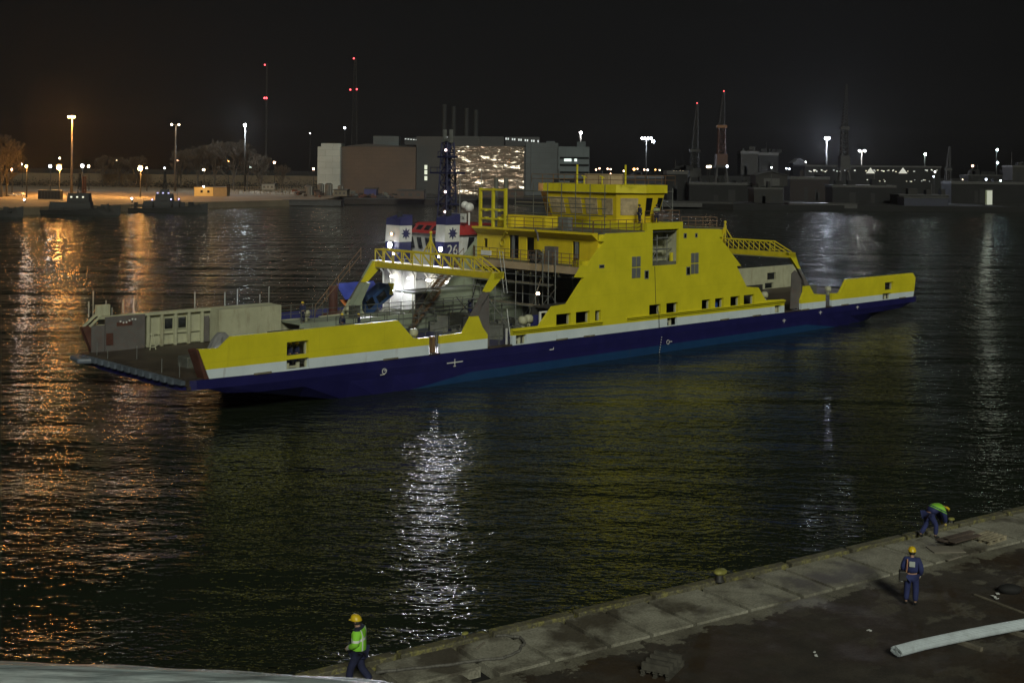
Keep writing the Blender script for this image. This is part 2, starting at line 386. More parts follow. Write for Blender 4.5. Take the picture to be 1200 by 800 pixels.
def rect(a, b, c, d): return [(a, c), (b, c), (b, d), (a, d)]
def side_plates(v0, v1, far=False):
    Z = deckz; parts = []
    # forward bulwark
    o = [(.0, Z(0)), (6, Z(6)), (19.45, Z(19.4)), (19.45, 2.14)]+([(15.4, 2.16), (15.4, 3.72)] if far else [(17.9, 2.16), (16.28, 3.73)])+[(1.68, 3.72), (.78, 3.0), (-.85, 3.08), (-.35, 1.7)]
    parts.append(('bulwark', MB().plate(o, [] if far else [rect(6.2, 8.05, 1.95, 2.93), rect(6.2, 8.1, .98, 1.68)], v0, v1)))
    # leg base
    o = [(20.6, Z(20.6)), (25.72, Z(25.7)), (25.72, 1.84), (25.13, 2.52), (24.66, 3.45), (23.9, 3.45), (23.04, 2.22), (20.6, 2.16)]
    parts.append(('bulwark', MB().plate(o, [], v0, v1)))
    # long central side wall
    def X(u): return u
    o = [(28.55, Z(28.5)), (54, Z(54)), (68.55, Z(68.5)), (68.55, 1.96), (65.15, 2.08), (63.83, 3.5), (61.75, 3.68), (60.02, 5.88), (60.75, 5.9), (59.8, 7.0),
         (57.0, 8.9), (57.7, 8.95), (57.12, 9.72), (51.2, 9.92), (51.2, 10.58), (45.85, 10.55), (45.85, 9.75), (40.34, 9.74), (39.3, 9.06), (40.1, 8.75), (38.0, 6.6), (36.24, 6.0), (37.3, 5.9), (35.2, 3.72), (33.4, 3.62), (31.77, 2.06), (28.55, 2.06)]
    o = [(28.55, Z(28.5)), (54, Z(54)), (68.55, Z(68.5)), (68.55, 1.96), (65.15, 2.08), (63.83, 3.5), (61.75, 3.68), (60.0, 5.88), (60.75, 5.9), (57.05, 8.9), (57.7, 8.95), (57.12, 9.72), (51.2, 9.92), (51.2, 10.58), (45.85, 10.55), (45.85, 9.75), (40.34, 9.74), (39.3, 9.06), (39.95, 9.0), (37.75, 6.95), (37.1, 7.0), (36.24, 6.0), (37.3, 5.9), (35.2, 3.72), (33.4, 3.62), (31.77, 2.06), (28.55, 2.06)]
    H = [rect(33.8, 35.65, 1.95, 2.9), rect(36.28, 38.08, 1.92, 2.92), rect(38.8, 39.58, 1.95, 2.88), rect(46.31, 48.0, 1.86, 2.86), rect(48.83, 50.6, 1.88, 2.86),
         rect(54.3, 55.7, 1.86, 2.82), rect(56.44, 57.86, 1.86, 2.82), rect(58.98, 60.6, 1.86, 2.84), rect(61.25, 63.1, 1.87, 2.85),
         rect(46.7, 50.58, 6.5, 9.92), rect(28.95, 30.2, .72, 1.5), rect(48.98, 50.5, .69, 1.45), rect(66.8, 68.0, .64, 1.42)]
    parts.append(('side_wall', MB().plate(o, H, v0, v1)))
    # aft leg base and aft bulwark
    o = [(71.75, Z(71.7)), (76.55, Z(76.5)), (76.55, 1.98), (74.2, 2.2), (73.35, 3.15), (72.4, 3.15), (72.3, 2.5), (71.75, 1.7)]
    parts.append(('bulwark', MB().plate(o, [], v0, v1)))
    o = [(77.8, Z(77.8)), (96.0, Z(96)), (96.25, 1.2), (96.55, 2.8), (95.85, 3.4), (80.9, 3.42), (79.42, 1.95), (77.8, 2.02)]
    parts.append(('bulwark', MB().plate(o, [rect(89.3, 91.25, 1.7, 2.6), rect(88.8, 90.7, .62, 1.32)], v0, v1)))
    # inclined gantry legs: yellow heads with a band of grey primer between
    parts.append(('gantry_leg', MB().plate([(25.42, 5.35), (26.0, 5.35), (27.0, 6.2), (27.58, 6.9), (26.38, 6.88), (25.3, 5.4)], [], v0, v1)))
    parts.append(('leg_primer', MB().plate([(23.9, 3.47), (24.66, 3.47), (25.0, 4.3), (25.95, 5.33), (25.3, 5.36)], [], v0, v1)))
    parts.append(('gantry_leg', MB().plate([(69.21, 6.9), (70.4, 6.88), (71.2, 5.52), (71.55, 5.1), (71.0, 5.1), (69.6, 6.4)], [], v0, v1)))
    parts.append(('leg_primer', MB().plate([(71.0, 5.08), (71.57, 5.08), (73.33, 3.17), (72.4, 3.17), (72.0, 4.0)], [], v0, v1)))
    return parts
for v0, v1, far in ((0, .28, 0), (BM-.28, BM, 1)):
    for nm, mb in side_plates(v0, v1, far):
        ob = mb.build(nm, (M_CREAM if far and nm in ('bulwark',) else M_SIDE if nm != 'leg_primer' else M_GREY) if not far else (M_GREEN if nm in ('gantry_leg', 'side_wall') else M_CREAM if nm == 'bulwark' else M_GREY), ferry)
# far gantry leg heads are yellow on their upper part
mb = MB(); mb.plate([(25.0, 5.0), (25.3, 5.36), (26.38, 6.88), (27.58, 6.9), (27.0, 6.2), (26.0, 5.35), (25.6, 5.0)], [], BM-.6, BM-.29)
mb.build('gantry_leg_head', M_Y, ferry)
# broad inner face of the far gantry leg, seen obliquely from the open deck
MB().plate([(21.6, .9), (23.04, 2.22), (24.95, 4.95), (25.55, 4.95), (24.6, 3.3), (24.7, .9)], [], BM-1.1, BM-.3).build('gantry_leg_box', M_GREEN, ferry)
MB().plate([(24.95, 4.6), (26.1, 5.25), (26.2, .8), (25.75, .8), (25.75, 1.8), (24.7, 3.4)], [], .30, .42).build('primer_plate', M_GREY, ferry)
MB().plate([(71.0, 4.9), (72.2, 4.2), (72.2, .8), (70.2, .8), (70.4, 4.6)], [], .30, .42).build('primer_plate', M_GREY, ferry)
for a_, b_ in ((19.45, 20.6), (25.72, 28.55), (68.55, 71.75), (76.55, 77.8)): MB().box(a_, b_, 0, .5, deckz(a_)-.1, deckz(a_)+.07).build('gap_glare_cover', M_DECK, ferry)  # added rough plates over the glossy hull rim, hiding searchlight glare
MB().box(20.15, 20.5, .5, .8, .8, 2.1).build('gap_post', M_RUSTRAIL, ferry); MB().box(19.5, 20.1, 1.6, 1.7, .8, 1.9).build('gap_panel', M_BEIGE, ferry)
# rubbing ledges
for a, b in ((28.5, 39.7), (43.1, 68.5)):
    mb = MB(); mb.bar((a, -.11, 1.93-.0005*(a-28)), (b, -.11, 1.86), .22, .10); mb.bar((a, -.07, 1.74), (b, -.07, 1.66), .14, .06)
    mb.build('rubbing_ledge', M_SIDE, ferry)
# mirrored far ledge not visible; frames round the side openings
mb = MB()
for a, b, c, d in ((6.2, 8.05, 1.95, 2.93), (6.2, 8.1, .98, 1.68), (33.8, 35.65, 1.95, 2.9), (36.28, 38.08, 1.92, 2.92), (38.8, 39.58, 1.95, 2.88), (46.31, 48, 1.86, 2.86), (48.83, 50.6, 1.88, 2.86), (54.3, 55.7, 1.86, 2.82), (56.44, 57.86, 1.86, 2.82), (58.98, 60.6, 1.86, 2.84), (61.25, 63.1, 1.87, 2.85), (89.3, 91.25, 1.7, 2.6), (88.8, 90.7, .62, 1.32), (66.8, 68, .64, 1.42), (28.95, 30.2, .72, 1.5)):
    mb.box(b-.10, b, .285, .46, c, d)
mb.each('window_reveal', M_CREAM, ferry)
# louvres and small windows on the yellow wall
for a, b, c, d in ((43.7, 44.97, 5.46, 7.55), (52.47, 53.7, 5.42, 7.55)):
    mb = MB(); h = (d-c)/2
    for i in range(2):
        for j in range(2):
            x0 = a+(b-a)/2*i+.04; z0 = c+h*j+.05
            mb.box(x0, x0+(b-a)/2-.08, -.03, -.004, z0, z0+h-.1)
            for k in range(7): mb.box(x0, x0+(b-a)/2-.08, -.06, -.031, z0+.05+k*(h-.15)/7, z0+.05+k*(h-.15)/7+.06)
    mb.build('louvre', M_VENT, ferry)
for a, b, c, d in ((45.55, 46.15, 5.35, 6.15), (51.78, 52.4, 5.39, 6.2), (39.24, 39.93, 6.65, 6.97), (51.33, 51.78, 8.98, 9.47), (53.1, 53.48, 9.0, 9.42)):
    mb = MB(); mb.box(a, b, -.03, -.003, c, d); f = mb.build('side_window', M_VENT, ferry)
    g = MB(); g.box(a+.1, b-.1, -.045, -.031, c+.08, d-.08); g.build('pane', M_GLASS, f)
MB().box(5.6, 8.7, 1.55, 1.62, .9, 3.6).build('dark_opening_backing', M_DARK, ferry); MB().box(88.3, 91.6, 1.55, 1.62, .6, 3.3).build('dark_opening_backing', M_DARK, ferry)  # added dark panels so the mooring openings read as shaded
# side casing behind the near wall
mb = MB(); mb.box(33.2, 68, 2.4, 2.55, .6, 3.4); mb.box(33.5, 63.5, .3, 2.55, 3.35, 3.5); mb.build('casing_bulkhead', M_DARK, ferry)
mb = MB(); mb.box(33.9, 34.7, .9, 1.0, 1.9, 3.1); mb.box(54.4, 55.6, .9, 1.0, 1.7, 3.1) if 0 else None
mb.box(56.3, 57.9, .8, .9, 1.6, 3.1); mb.build('blue_door', M_BLUE, ferry)
# posts glimpsed in the openings
mb = MB()
for u in (6.6, 7.5, 89.2, 90.2, 29.3, 29.8, 49.3, 50.0, 67.1, 67.7): mb.tube((u, .55, .6), (u, .55, 1.35 if u < 60 else 1.2), .16, 10)
for u in (7.05, 29.55, 49.65, 67.4, 89.7): mb.bar((u-.4, .55, 1.05), (u+.4, .55, 1.05), .14)
mb.each('mooring_bitt', M_CREAM, ferry)

# mezzanine / passenger deck
MB().box(37.1, 60.1, .3, 14.6, 6.2, 6.78).build('passenger_deck', M_MIDG, ferry)
MB().box(36.95, 37.09, .3, 14.4, 6.16, 6.8).build('deck_fascia', M_BEIGE, ferry)
mb = MB()
for i in range(8): mb.box(37.2, 60, 1.2+i*1.8, 1.4+i*1.8, 5.75, 6.19)
for u in (38.5, 43, 48, 53, 58): mb.box(u, u+.25, .4, 14.5, 5.6, 6.18)
mb.each('deck_girder', M_MIDG, ferry)
mb = MB()
for u in (40, 48.6, 57): mb.box(u, u+.5, 9.2, 9.7, .575, 6.18)
mb.each('pillar', M_MIDG, ferry)
# far side casing: pale green wall with door openings
mb = MB(); mb.plate([(28.9, .6), (68, .6), (68, 3.9), (66.5, 4.0), (30.8, 4.0)], [rect(35.6, 36.5, .9, 2.9), rect(44, 44.9, .9, 2.9), rect(52, 53, .9, 2.9), rect(61.0, 61.9, 1.6, 2.9), rect(63.0, 63.8, 1.9, 2.7), rect(65.4, 66.6, 1.0, 2.8)], 13.6, 13.75)
mb.box(29, 68, 13.76, BM-.3, 3.85, 4.0); mb.build('far_casing', M_GREEN, ferry)
mb = MB(); mb.box(29.5, 67.5, 13.95, 14.1, .6, 3.84); mb.build('casing_lining', M_DARK, ferry)
mb = MB(); mb.box(35.7, 36.1, 13.4, 13.62, .9, 2.85); mb.build('casing_door', M_NAVY, ferry)
mb = MB()
for a in (60.6, 62.1): mb.box(a, a+.25, 13.45, 13.59, 1.6, 3.0)
mb.each('casing_frame', M_CREAM, ferry)
mb = MB(); mb.plate([(60.0, 4.0), (67.8, 4.0), (67.2, 5.7), (60.4, 5.4)], [rect(62.0, 62.7, 4.3, 5.2), rect(64.4, 65.1, 4.3, 5.2)], 14.2, 14.4); mb.box(60, 67.4, 14.41, BM-.3, 5.2, 5.35)
mb.build('aft_locker', M_CREAM, ferry)
# dark clutter under the mezzanine: pipes, boxes, cable trays
mb = MB(); rnd = random.Random(3)
for i in range(34):
    u = rnd.uniform(29, 52); v = rnd.uniform(4, 12.5); s = rnd.uniform(.4, 1.5)
    mb.obox((u, v, .58+s/2), (s*rnd.uniform(.6, 1.6), s, s), rnd.uniform(0, 3))
for i in range(16):
    u = rnd.uniform(60.5, 71); v = rnd.uniform(5, 12.8); s = rnd.uniform(.3, 1.1)
    mb.obox((u, v, .58+s/2), (s*rnd.uniform(.6, 1.6), s, s*rnd.uniform(.8, 1.8)), rnd.uniform(0, 3))
mb.each('deck_equipment', M_MIDG, ferry)
for P_, h_ in (([(60, 12.9, 4.0), (68, 12.9, 3.9)], 1.1), ([(59, 10.5, .6), (70, 10.5, .6)], 2.2), ([(60.3, 9, .6), (71, 8, .6)], 1.4)): MB().rail(P_, h_, 1.1, .04, 3).build('catwalk_railing', M_DARK, ferry)
mb = MB(); mb.box(64.2, 65.0, 13.3, 13.58, 1.0, 2.9); mb.box(62.3, 62.9, 14.1, 14.19, 4.25, 5.1); mb.box(60.8, 61.3, 14.1, 14.19, 4.3, 5.0); mb.each('locker_door', M_DARK, ferry)
mb = MB(); mb.box(62.2, 62.9, 13.8, 14.6, 5.36, 6.3); mb.box(65.9, 66.4, 14.4, 14.9, 5.36, 5.9); mb.each('roof_cowl', M_RED, ferry)
MB().rail([(57.3, 14.5, 6.79), (60, 14.5, 6.79)], 1.1, 1.0, .035, 3).build('deck_railing', M_RUSTRAIL, ferry)
mb = MB()
for i in range(16):
    u = rnd.uniform(30, 52); mb.tube((u, rnd.uniform(3, 12), .6), (u+rnd.uniform(-.3, .3), rnd.uniform(3, 12), rnd.uniform(3, 6)), .05, 6)
for z in (2.2, 3.1, 4.4, 5.3): mb.tube((28.5, 12.8, z), (60, 12.8, z), .06, 6)
mb.build('pipework', M_GALV, ferry)

# deck house
HU0, HU1 = 39.35, 58.0
def vz_mp(u): return lambda a, b, t: (u+t+(.55 if b > 9.1 else 0)*-1*min(1, (b-9.1)/.7), a, b)
doors = [rect(10.55, 11.9, 6.85, 9.1), rect(8.45, 9.5, 6.85, 9.0), rect(2.55, 3.45, 6.85, 8.9), rect(15.0, 15.5, 7.7, 8.6)]
mb = MB(); mb.plate(rect(.29, BM-.29, 6.79, 9.1), doors, HU0, HU0+.15, lambda a, b, t: (t, a, b))
mb.plate(rect(.29, BM-.29, 6.79, 9.1), [], HU1-.15, HU1, lambda a, b, t: (t, a, b))
mb.each('house_front', M_YH, ferry)
# sloping fascia above, running out to the roof edge
mb = MB()
for a, b, c, d in ((HU0, HU0-.75, 9.1, 9.62), (HU1, HU1+.5, 9.1, 9.62)):
    mb.add([(a, .29, c), (a, BM-.29, c), (b, BM-.29, d), (b, .29, d), (b, .29, 9.8), (b, BM-.29, 9.8), (a, BM-.29, 9.8), (a, .29, 9.8)], [(0, 1, 2, 3), (3, 2, 5, 4), (4, 5, 6, 7), (0, 3, 4, 7), (1, 6, 5, 2), (0, 7, 6, 1)])
mb.each('roof_fascia', M_YH, ferry)
MB().box(HU0, HU1, .29, BM-.29, 9.66, 9.81).build('house_roof', M_MIDG, ferry)
for a_, b_, v_ in ((HU0+.16, 46.4, .3), (50.9, HU1-.16, .3), (HU0+.16, HU1-.16, BM-.4)): MB().box(a_, b_, v_, v_+.09, 6.79, 9.655).build('house_side', M_Y, ferry)
mb = MB(); mb.box(HU0+1.2, HU0+1.35, .4, BM-.4, 6.8, 9.6); mb.build('house_lining', M_DARK, ferry)
mb = MB(); mb.box(HU0-.02, HU0+.1, 11.2, 11.5, 6.85, 9.08); mb.box(HU0-.03, HU0+.1, 2.75, 3.1, 7.4, 8.9); mb.each('doorway_lining', M_VENT, ferry)
# bent pipe and lifebuoy ring on the front
mb = MB(); mb.path([(HU0-.9, 11.2, 9.35), (HU0-.5, 11.9, 9.4), (HU0-.3, 12.6, 8.75)], .06, 8)
for i in range(14):
    a = 2*PI*i/14; b = 2*PI*(i+1)/14; mb.tube((HU0-.12, 12.7+.33*math.cos(a), 8.35+.33*math.sin(a)), (HU0-.12, 12.7+.33*math.cos(b), 8.35+.33*math.sin(b)), .05, 6)
mb.build('pipe_coil', M_YD, ferry)
mb = MB(); mb.path([(HU0-.9, 7.4, 9.8), (HU0-1.0, 7.0, 9.5), (HU0-1.0, 6.9, 8.8)], .09, 8); mb.build('hose_end', M_GREY, ferry)
# railing along the passenger deck
mb = MB(); mb.rail([(37.15, .6, 6.78), (37.15, 14.4, 6.78), (38.6, 16.2, 6.78)], 1.15, 1.1, .035, 3); mb.rail([(37.2, 1.2, 6.78), (37.2, 1.0, 6.78)], 1.1)
mb.build('deck_railing', M_RUSTRAIL, ferry)
mb = MB(); mb.box(37.4, 38.4, .35, 1.6, 6.79, 7.35); mb.build('corner_box', M_Y, ferry)
mb = MB(); mb.box(37.05, 37.14, 12.0, 13.4, 7.2, 7.65); mb.build('notice_board', M_WHITE, ferry)
mb = MB(); mb.box(37.7, 38.3, 4.2, 5.4, 6.79, 8.4); mb.box(37.75, 38.2, 5.9, 7.4, 6.79, 7.7); mb.each('deck_locker', M_GREY, ferry)
mb = MB()
for i in range(10):
    r = .55+.03*(i % 3); k = 20
    for j in range(k): a, b = 2*PI*j/k, 2*PI*(j+1)/k; mb.tube((37.5+.06*i, 6.5+r*math.cos(a), 7.4+r*math.sin(a)), (37.5+.06*i, 6.5+r*math.cos(b), 7.4+r*math.sin(b)), .04, 5)
mb.build('cable_reel', M_DARK, ferry)
# roof railings
for P_ in ([(39.0, .6, 9.81), (39.0, 12.0, 9.81)], [(39.0, .5, 9.81), (45.7, .5, 9.81)], [(51.3, .3, 9.95), (57, .3, 9.8)], [(45.95, .35, 10.56), (51.1, .35, 10.56), (51.1, 4, 10.56)]):
    MB().rail(P_, 1.1, 1.2, .035, 3).build('roof_railing', M_RUSTRAIL, ferry)
mb = MB(); mb.box(40.2, 42.0, 12.6, 15.2, 9.81, 10.75); mb.box(41.9, 43.6, 9.5, 15.8, 9.82, 10.9); mb.each('roof_locker', M_YH, ferry)
mb = MB(); mb.box(39.6, 40.3, 4.3, 5.5, 9.81, 11.05); mb.build('roof_cabinet', M_VENT, ferry)
# bridge deck box
mb = MB(); mb.box(45.9, 51.15, .3, BM-.3, 9.83, 10.5); mb.build('bridge_deck', M_Y, ferry)
# recess in the near side with scaffold inside
mb = MB(); mb.box(46.3, 51, 1.9, 2.0, 6.4, 9.95); mb.box(46.5, 46.68, .3, 1.9, 6.4, 9.95); mb.box(50.6, 50.8, .3, 1.9, 6.4, 9.95); mb.box(46.69, 50.59, .3, 1.9, 6.3, 6.48)
mb.build('recess_lining', M_CREAM, ferry)
mb = MB()
for u in (47.1, 48.3, 49.8): mb.tube((u, .8, 6.5), (u, .8, 9.9), .05, 6)
for z in (7.2, 8.0, 8.9, 9.6): mb.tube((46.8, .8, z), (50.5, .8, z), .045, 6)
mb.box(48.3, 49.9, .6, 1.3, 9.0, 9.12); mb.box(48.2, 49.9, .6, 1.3, 7.9, 8.02); mb.tube((47.1, .8, 6.5), (48.3, .8, 8), .04, 6)
mb.build('recess_scaffold', M_GALV, ferry)
mb = MB(); mb.box(47.0, 47.35, 1.7, 1.85, 6.6, 9.8); mb.box(46.7, 46.95, .6, .8, 6.5, 7.6); mb.box(50.2, 50.5, .6, .8, 6.5, 7.6); mb.each('recess_post', M_Y, ferry)
mb = MB(); mb.path([(47.0, -.03, 6.45), (47.2, -.04, 3.0), (47.45, -.25, 1.9), (47.6, -.2, .6)], .025, 5); mb.build('hanging_cable', M_BLACK, ferry)

# wheelhouse
cu_, cv_ = 48.6, 8.4
def octo(hu, hv, cu2, cvv, z): # half length, half width, chamfers
    return [(cu_+s*a, cv_+t_*b, z) for s, t_, a, b in ((-1, -1, hu, hv-cvv), (-1, 1, hu, hv-cvv), (-1, 1, hu-cu2, hv), (1, 1, hu-cu2, hv), (1, 1, hu, hv-cvv), (1, -1, hu, hv-cvv), (1, -1, hu-cu2, hv), (-1, -1, hu-cu2, hv))]
lo = octo(2.45, 6.5, 1.5, 2.2, 10.45); mid = octo(2.5, 6.55, 1.5, 2.2, 10.9); hi = octo(3.0, 7.1, 1.6, 2.35, 13.3)
mb = MB(); vs = lo+mid+hi; n = 8
fs = [(j*n+i, j*n+(i+1) % n, (j+1)*n+(i+1) % n, (j+1)*n+i) for j in range(2) for i in range(n)]+[tuple(range(n)), tuple(range(2*n, 3*n))]
mb.add(vs, fs); wh = mb.build('wheelhouse', M_YH, ferry)
r0 = octo(3.25, 7.3, 1.7, 2.4, 13.32); r1 = octo(3.2, 7.25, 1.6, 2.35, 14.1)
mb = MB(); mb.add(r0+r1, [(i, (i+1) % n, (i+1) % n+n, i+n) for i in range(n)]+[tuple(range(n)), tuple(range(n, 2*n))]); mb.build('wheelhouse_roof', M_Y, ferry)
def patch(i, s0, s1, t0, t1, off, mat, nm, parent):
    a, b = Vector(mid[i]), Vector(mid[(i+1) % 8]); d, c = Vector(hi[i]), Vector(hi[(i+1) % 8])
    P = lambda s, t: a.lerp(b, s).lerp(d.lerp(c, s), t)
    nrm = (b-a).cross(d-a).normalized(); ctr = Vector((cu_, cv_, 12))
    if (a-ctr).dot(nrm) < 0: nrm = -nrm
    q = [P(s0, t0), P(s1, t0), P(s1, t1), P(s0, t1)]
    mb = MB(); mb.add([p+nrm*.005 for p in q]+[p+nrm*off for p in q], [(0, 1, 2, 3), (4, 7, 6, 5), (0, 4, 5, 1), (1, 5, 6, 2), (2, 6, 7, 3), (3, 7, 4, 0)])
    return mb.build(nm, mat, parent)
for s0, s1 in ((.05, .2), (.27, .44), (.5, .68), (.76, .97)): patch(0, s0, s1, .12, .78, .05, M_PLY, 'boarded_window', ferry)
patch(7, .25, .85, .12, .8, .04, M_PLY, 'boarded_window', ferry); patch(1, .2, .8, .12, .8, .04, M_PLY, 'boarded_window', ferry)
patch(6, .04, .3, .02, .82, .04, M_GLASS, 'bridge_window', ferry); patch(6, .62, .96, .1, .82, .04, M_GLASS, 'bridge_window', ferry)
for s0, s1 in ((.05, .3), (.37, .63), (.7, .95)): patch(4, s0, s1, .12, .78, .05, M_GLASS, 'bridge_window', ferry)
mb = MB(); mb.rail([(45.4, 1.2, 14.1), (45.4, 15, 14.1), (51.8, 15, 14.1)], .9, 1.6, .03, 2); mb.rail([(51.8, 15, 14.1), (51.8, 1.5, 14.1), (45.4, 1.2, 14.1)], .9, 1.6, .03, 2)
mb.build('top_railing', M_RUSTRAIL, ferry)
mb = MB(); mb.tube((45.8, 9.0, 14.1), (45.8, 9.0, 16.0), .10, 8); mb.tube((46.5, 3.3, 14.1), (46.5, 3.3, 16.0), .10, 8); mb.each('roof_post', M_Y, ferry)
mb = MB(); mb.box(47.3, 49.5, 6.2, 9.4, 14.1, 15.1); mb.build('roof_box', M_BEIGE, ferry)
mb = MB()
for v in (6.4, 8.8): mb.tube((46.6, v, 14.1), (46.6, v, 14.9), .07, 6); mb.tube((46.6, v-.3, 14.7), (46.6, v+.3, 14.9), .06, 6)
mb.each('mast_step', M_Y, ferry)
# tall open frame (funnel casing) with pipes
mb = MB()
for v in (12.1, 13.85, 15.7): mb.box(38.9, 39.15, v-.12, v+.12, 9.8, 13.6)
for z in (13.45, 11.5, 10.6): mb.box(38.92, 39.13, 12.0, 15.8, z-.09, z+.09)
for v in (12.95, 14.8): mb.tube((39.02, v, 11.5-.16), (39.02, v, 11.5+.02), .22, 8); mb.tube((39.02, v, 10.6-.02), (39.02, v, 10.6+.16), .22, 8)
mb.build('funnel_frame', M_Y, ferry)
mb = MB(); mb.tube((40.0, 13.1, 9.8), (40.0, 13.1, 14.6), .22, 12); mb.tube((40.2, 14.7, 9.8), (40.2, 14.7, 14.6), .22, 12); mb.each('exhaust_pipe', M_MIDG, ferry)

# transverse gantries
def gantry(u0, s):
    mb = MB(); mb.box(u0-.55, u0+.55, .0, BM, 6.35, 6.86); b = mb.build('gantry_beam', M_YD, ferry)
    mb = MB(); zt = 7.95; v0, v1 = 2.6, BM-.5; k = 10
    for du in (-.45, .45):
        u = u0+du
        mb.tube((u, v0, zt), (u, v1, zt), .075, 6); mb.tube((u, v0, zt), (u, .45, 6.9), .07, 6)
        mb.tube((u, v1, zt), (u, v1, 6.86), .06, 6)
        for i in range(k+1):
            v = v0+(v1-v0)*i/k; mb.tube((u, v, 6.86), (u, v, zt), .05, 6)
            if i < k: mb.tube((u, v, 6.9), (u, v+(v1-v0)/k, zt), .045, 6)
        mb.tube((u, v0+.8, zt), (u, 1.2, 6.9), .045, 6)
        mb.tube((u, v0, 7.0), (u, .9, 7.2), .04, 6)
    for i in range(k+1): v = v0+(v1-v0)*i/k; mb.tube((u0-.45, v, zt), (u0+.45, v, zt), .04, 6)
    mb.build('gantry_truss', M_YD, ferry)
    mb = MB(); vv = 8.9
    mb.tube((u0, vv, 6.86), (u0, vv, 9.7), .09, 8)
    for a, b in ((-.9, 0), (.9, 0)): mb.tube((u0, vv+a*1.1, zt), (u0, vv, 9.2), .06, 6)
    for a in (-.45, .45): mb.tube((u0+a, vv, zt), (u0, vv, 9.2), .05, 6)
    mb.ball((u0, vv, 9.8), .16); mb.tube((u0, vv, 9.0), (u0, vv, 9.45), .15, 8)
    mb.build('light_mast', M_YD, ferry)
    mb = MB(); mb.box(u0-.5, u0+.5, .3, BM-.3, 6.26, 6.345); mb.build('cable_tray', M_CREAM, ferry)
gantry(26.95, 1); gantry(70.0, -1)
# ladder rail up the far leg
mb = MB()
for o in (0, .6): mb.tube((20.6, BM+.5, 2.5+o), (25.6, BM+.5, 7.4+o), .04, 6)
for i in range(5): t = i/4; mb.tube((20.6+5*t, BM+.5, 2.1+4.9*t), (20.6+5*t, BM+.5, 3.2+4.9*t), .035, 6)
mb.build('leg_handrail', M_RUSTRAIL, ferry)

# far bulwark stiffeners, windows, panels (bow)
V = BM-.28
mb = MB()
for u in (3.9, 5.1, 6.3, 7.5, 8.7): mb.box(u-.11, u+.11, V-.3, V-.002, .96, 3.5)
mb.box(-.2, 15.39, V-.32, V-.003, 3.5, 3.72); mb.box(3.7, 9.2, V-.16, V-.004, 1.05, 1.15); mb.box(3.7, 9.2, V-.15, V-.003, 1.9, 1.98)
mb.build('bulwark_stiffener', M_CREAM, ferry)
mb = MB(); mb.box(.2, 3.5, V-.5, V-.33, 1.0, 3.66); mb.build('grey_panel', M_GREY, ferry)
mb = MB(); mb.box(.25, .8, V-.56, V-.501, 1.5, 2.4); mb.box(1.1, 2.4, V-.53, V-.501, 2.9, 3.2); mb.each('red_patch', M_RED, ferry)
mb = MB()
for i in range(6): mb.obox((1.4+.25*i, V-.54, 3.25-.12*math.sin(i*1.1)), (.12, .03, .12), 0)
mb.build('paint_splash', M_WHITE, ferry)
mb = MB(); mb.box(-.9, .15, V-.45, V-.34, .98, 3.05); mb.build('bow_bracket', M_GREY, ferry)
mb = MB(); mb.add([(-1.6, V-.3, 3.0), (-.9, V-.3, 3.06), (-.2, V-.3, 1.0), (-.75, V-.3, 1.0), (-1.6, V+.25, 3.0), (-.9, V+.25, 3.06), (-.2, V+.25, 1.0), (-.75, V+.25, 1.0)], [(0, 1, 2, 3), (4, 7, 6, 5), (0, 4, 5, 1), (1, 5, 6, 2), (2, 6, 7, 3), (3, 7, 4, 0)])
mb.add([(-1.0, .0, 3.0), (-.84, .0, 3.07), (-.0, .0, 1.0), (-.35, .0, 1.0), (-1.15, .9, 3.0), (-.7, .9, 3.06), (.1, .9, 1.0), (-.4, .9, 1.0)], [(0, 1, 2, 3), (4, 7, 6, 5), (0, 4, 5, 1), (1, 5, 6, 2), (2, 6, 7, 3), (3, 7, 4, 0)])
mb.each('bow_stanchion', M_RED, ferry)
for u in (5.35, 6.55):
    mb = MB(); mb.plate(rect(u, u+.85, 2.2, 3.2), [rect(u+.07, u+.78, 2.27, 3.13)], V-.08, V-.005); f = mb.build('window_frame', M_CREAM, ferry)
    g = MB(); g.box(u+.08, u+.77, V-.05, V-.006, 2.28, 3.12); g.build('pane', M_GLASS, f)
mb = MB(); mb.plate(rect(9.4, 15.4, .9, 3.68), [], V-1.7, V-1.58); mb.box(9.4, 9.52, V-1.575, V-.3, .9, 3.68); mb.box(15.28, 15.4, V-1.57, V-.3, .9, 3.68); mb.box(9.41, 15.39, V-1.57, V-.31, 3.6, 3.69)
mb.build('store_locker', M_CREAM, ferry)
mb = MB(); mb.box(8.85, 9.3, V-.35, V-.3, 1.0, 3.1); mb.build('locker_door', M_GREY, ferry)
# poles and small cabinet over the far bulwark
mb = MB()
for u, h in ((-.9, 1.2), (-.55, 2.0), (.5, 1.2), (1.0, .6), (1.9, 1.1), (2.8, 1.2), (8.2, 1.4), (11.0, 1.2), (12.2, 1.4), (14.4, .8), (15.3, 1.4)): mb.tube((u, V+.1, 3.7), (u, V+.1, 3.7+h), .045, 6)
mb.each('safety_post', M_GALV, ferry)
mb = MB(); mb.box(-.4, .7, V-.2, V+.1, 3.75, 4.6); mb.build('bow_cabinet', M_CREAM, ferry)
mb = MB(); mb.bar((-1.4, V, 3.0), (-.3, V, 3.9), .16); mb.bar((-1.0, V-.3, 3.0), (-.1, V-.3, 3.8), .14); mb.each('bow_brace', M_CREAM, ferry)
mb = MB()
for u in (0, 1.5, 3.4, 5): mb.tube((u-1.2, 14.5-u*2.3, .98), (u-1.2, 14.5-u*2.3, 2.0), .03, 5)
for v in (1.7, 4.2, 12.5): mb.tube((-1.3, v, .98), (-1.3, v, 2.0), .03, 5)
mb.each('edge_post', M_GALV, ferry)
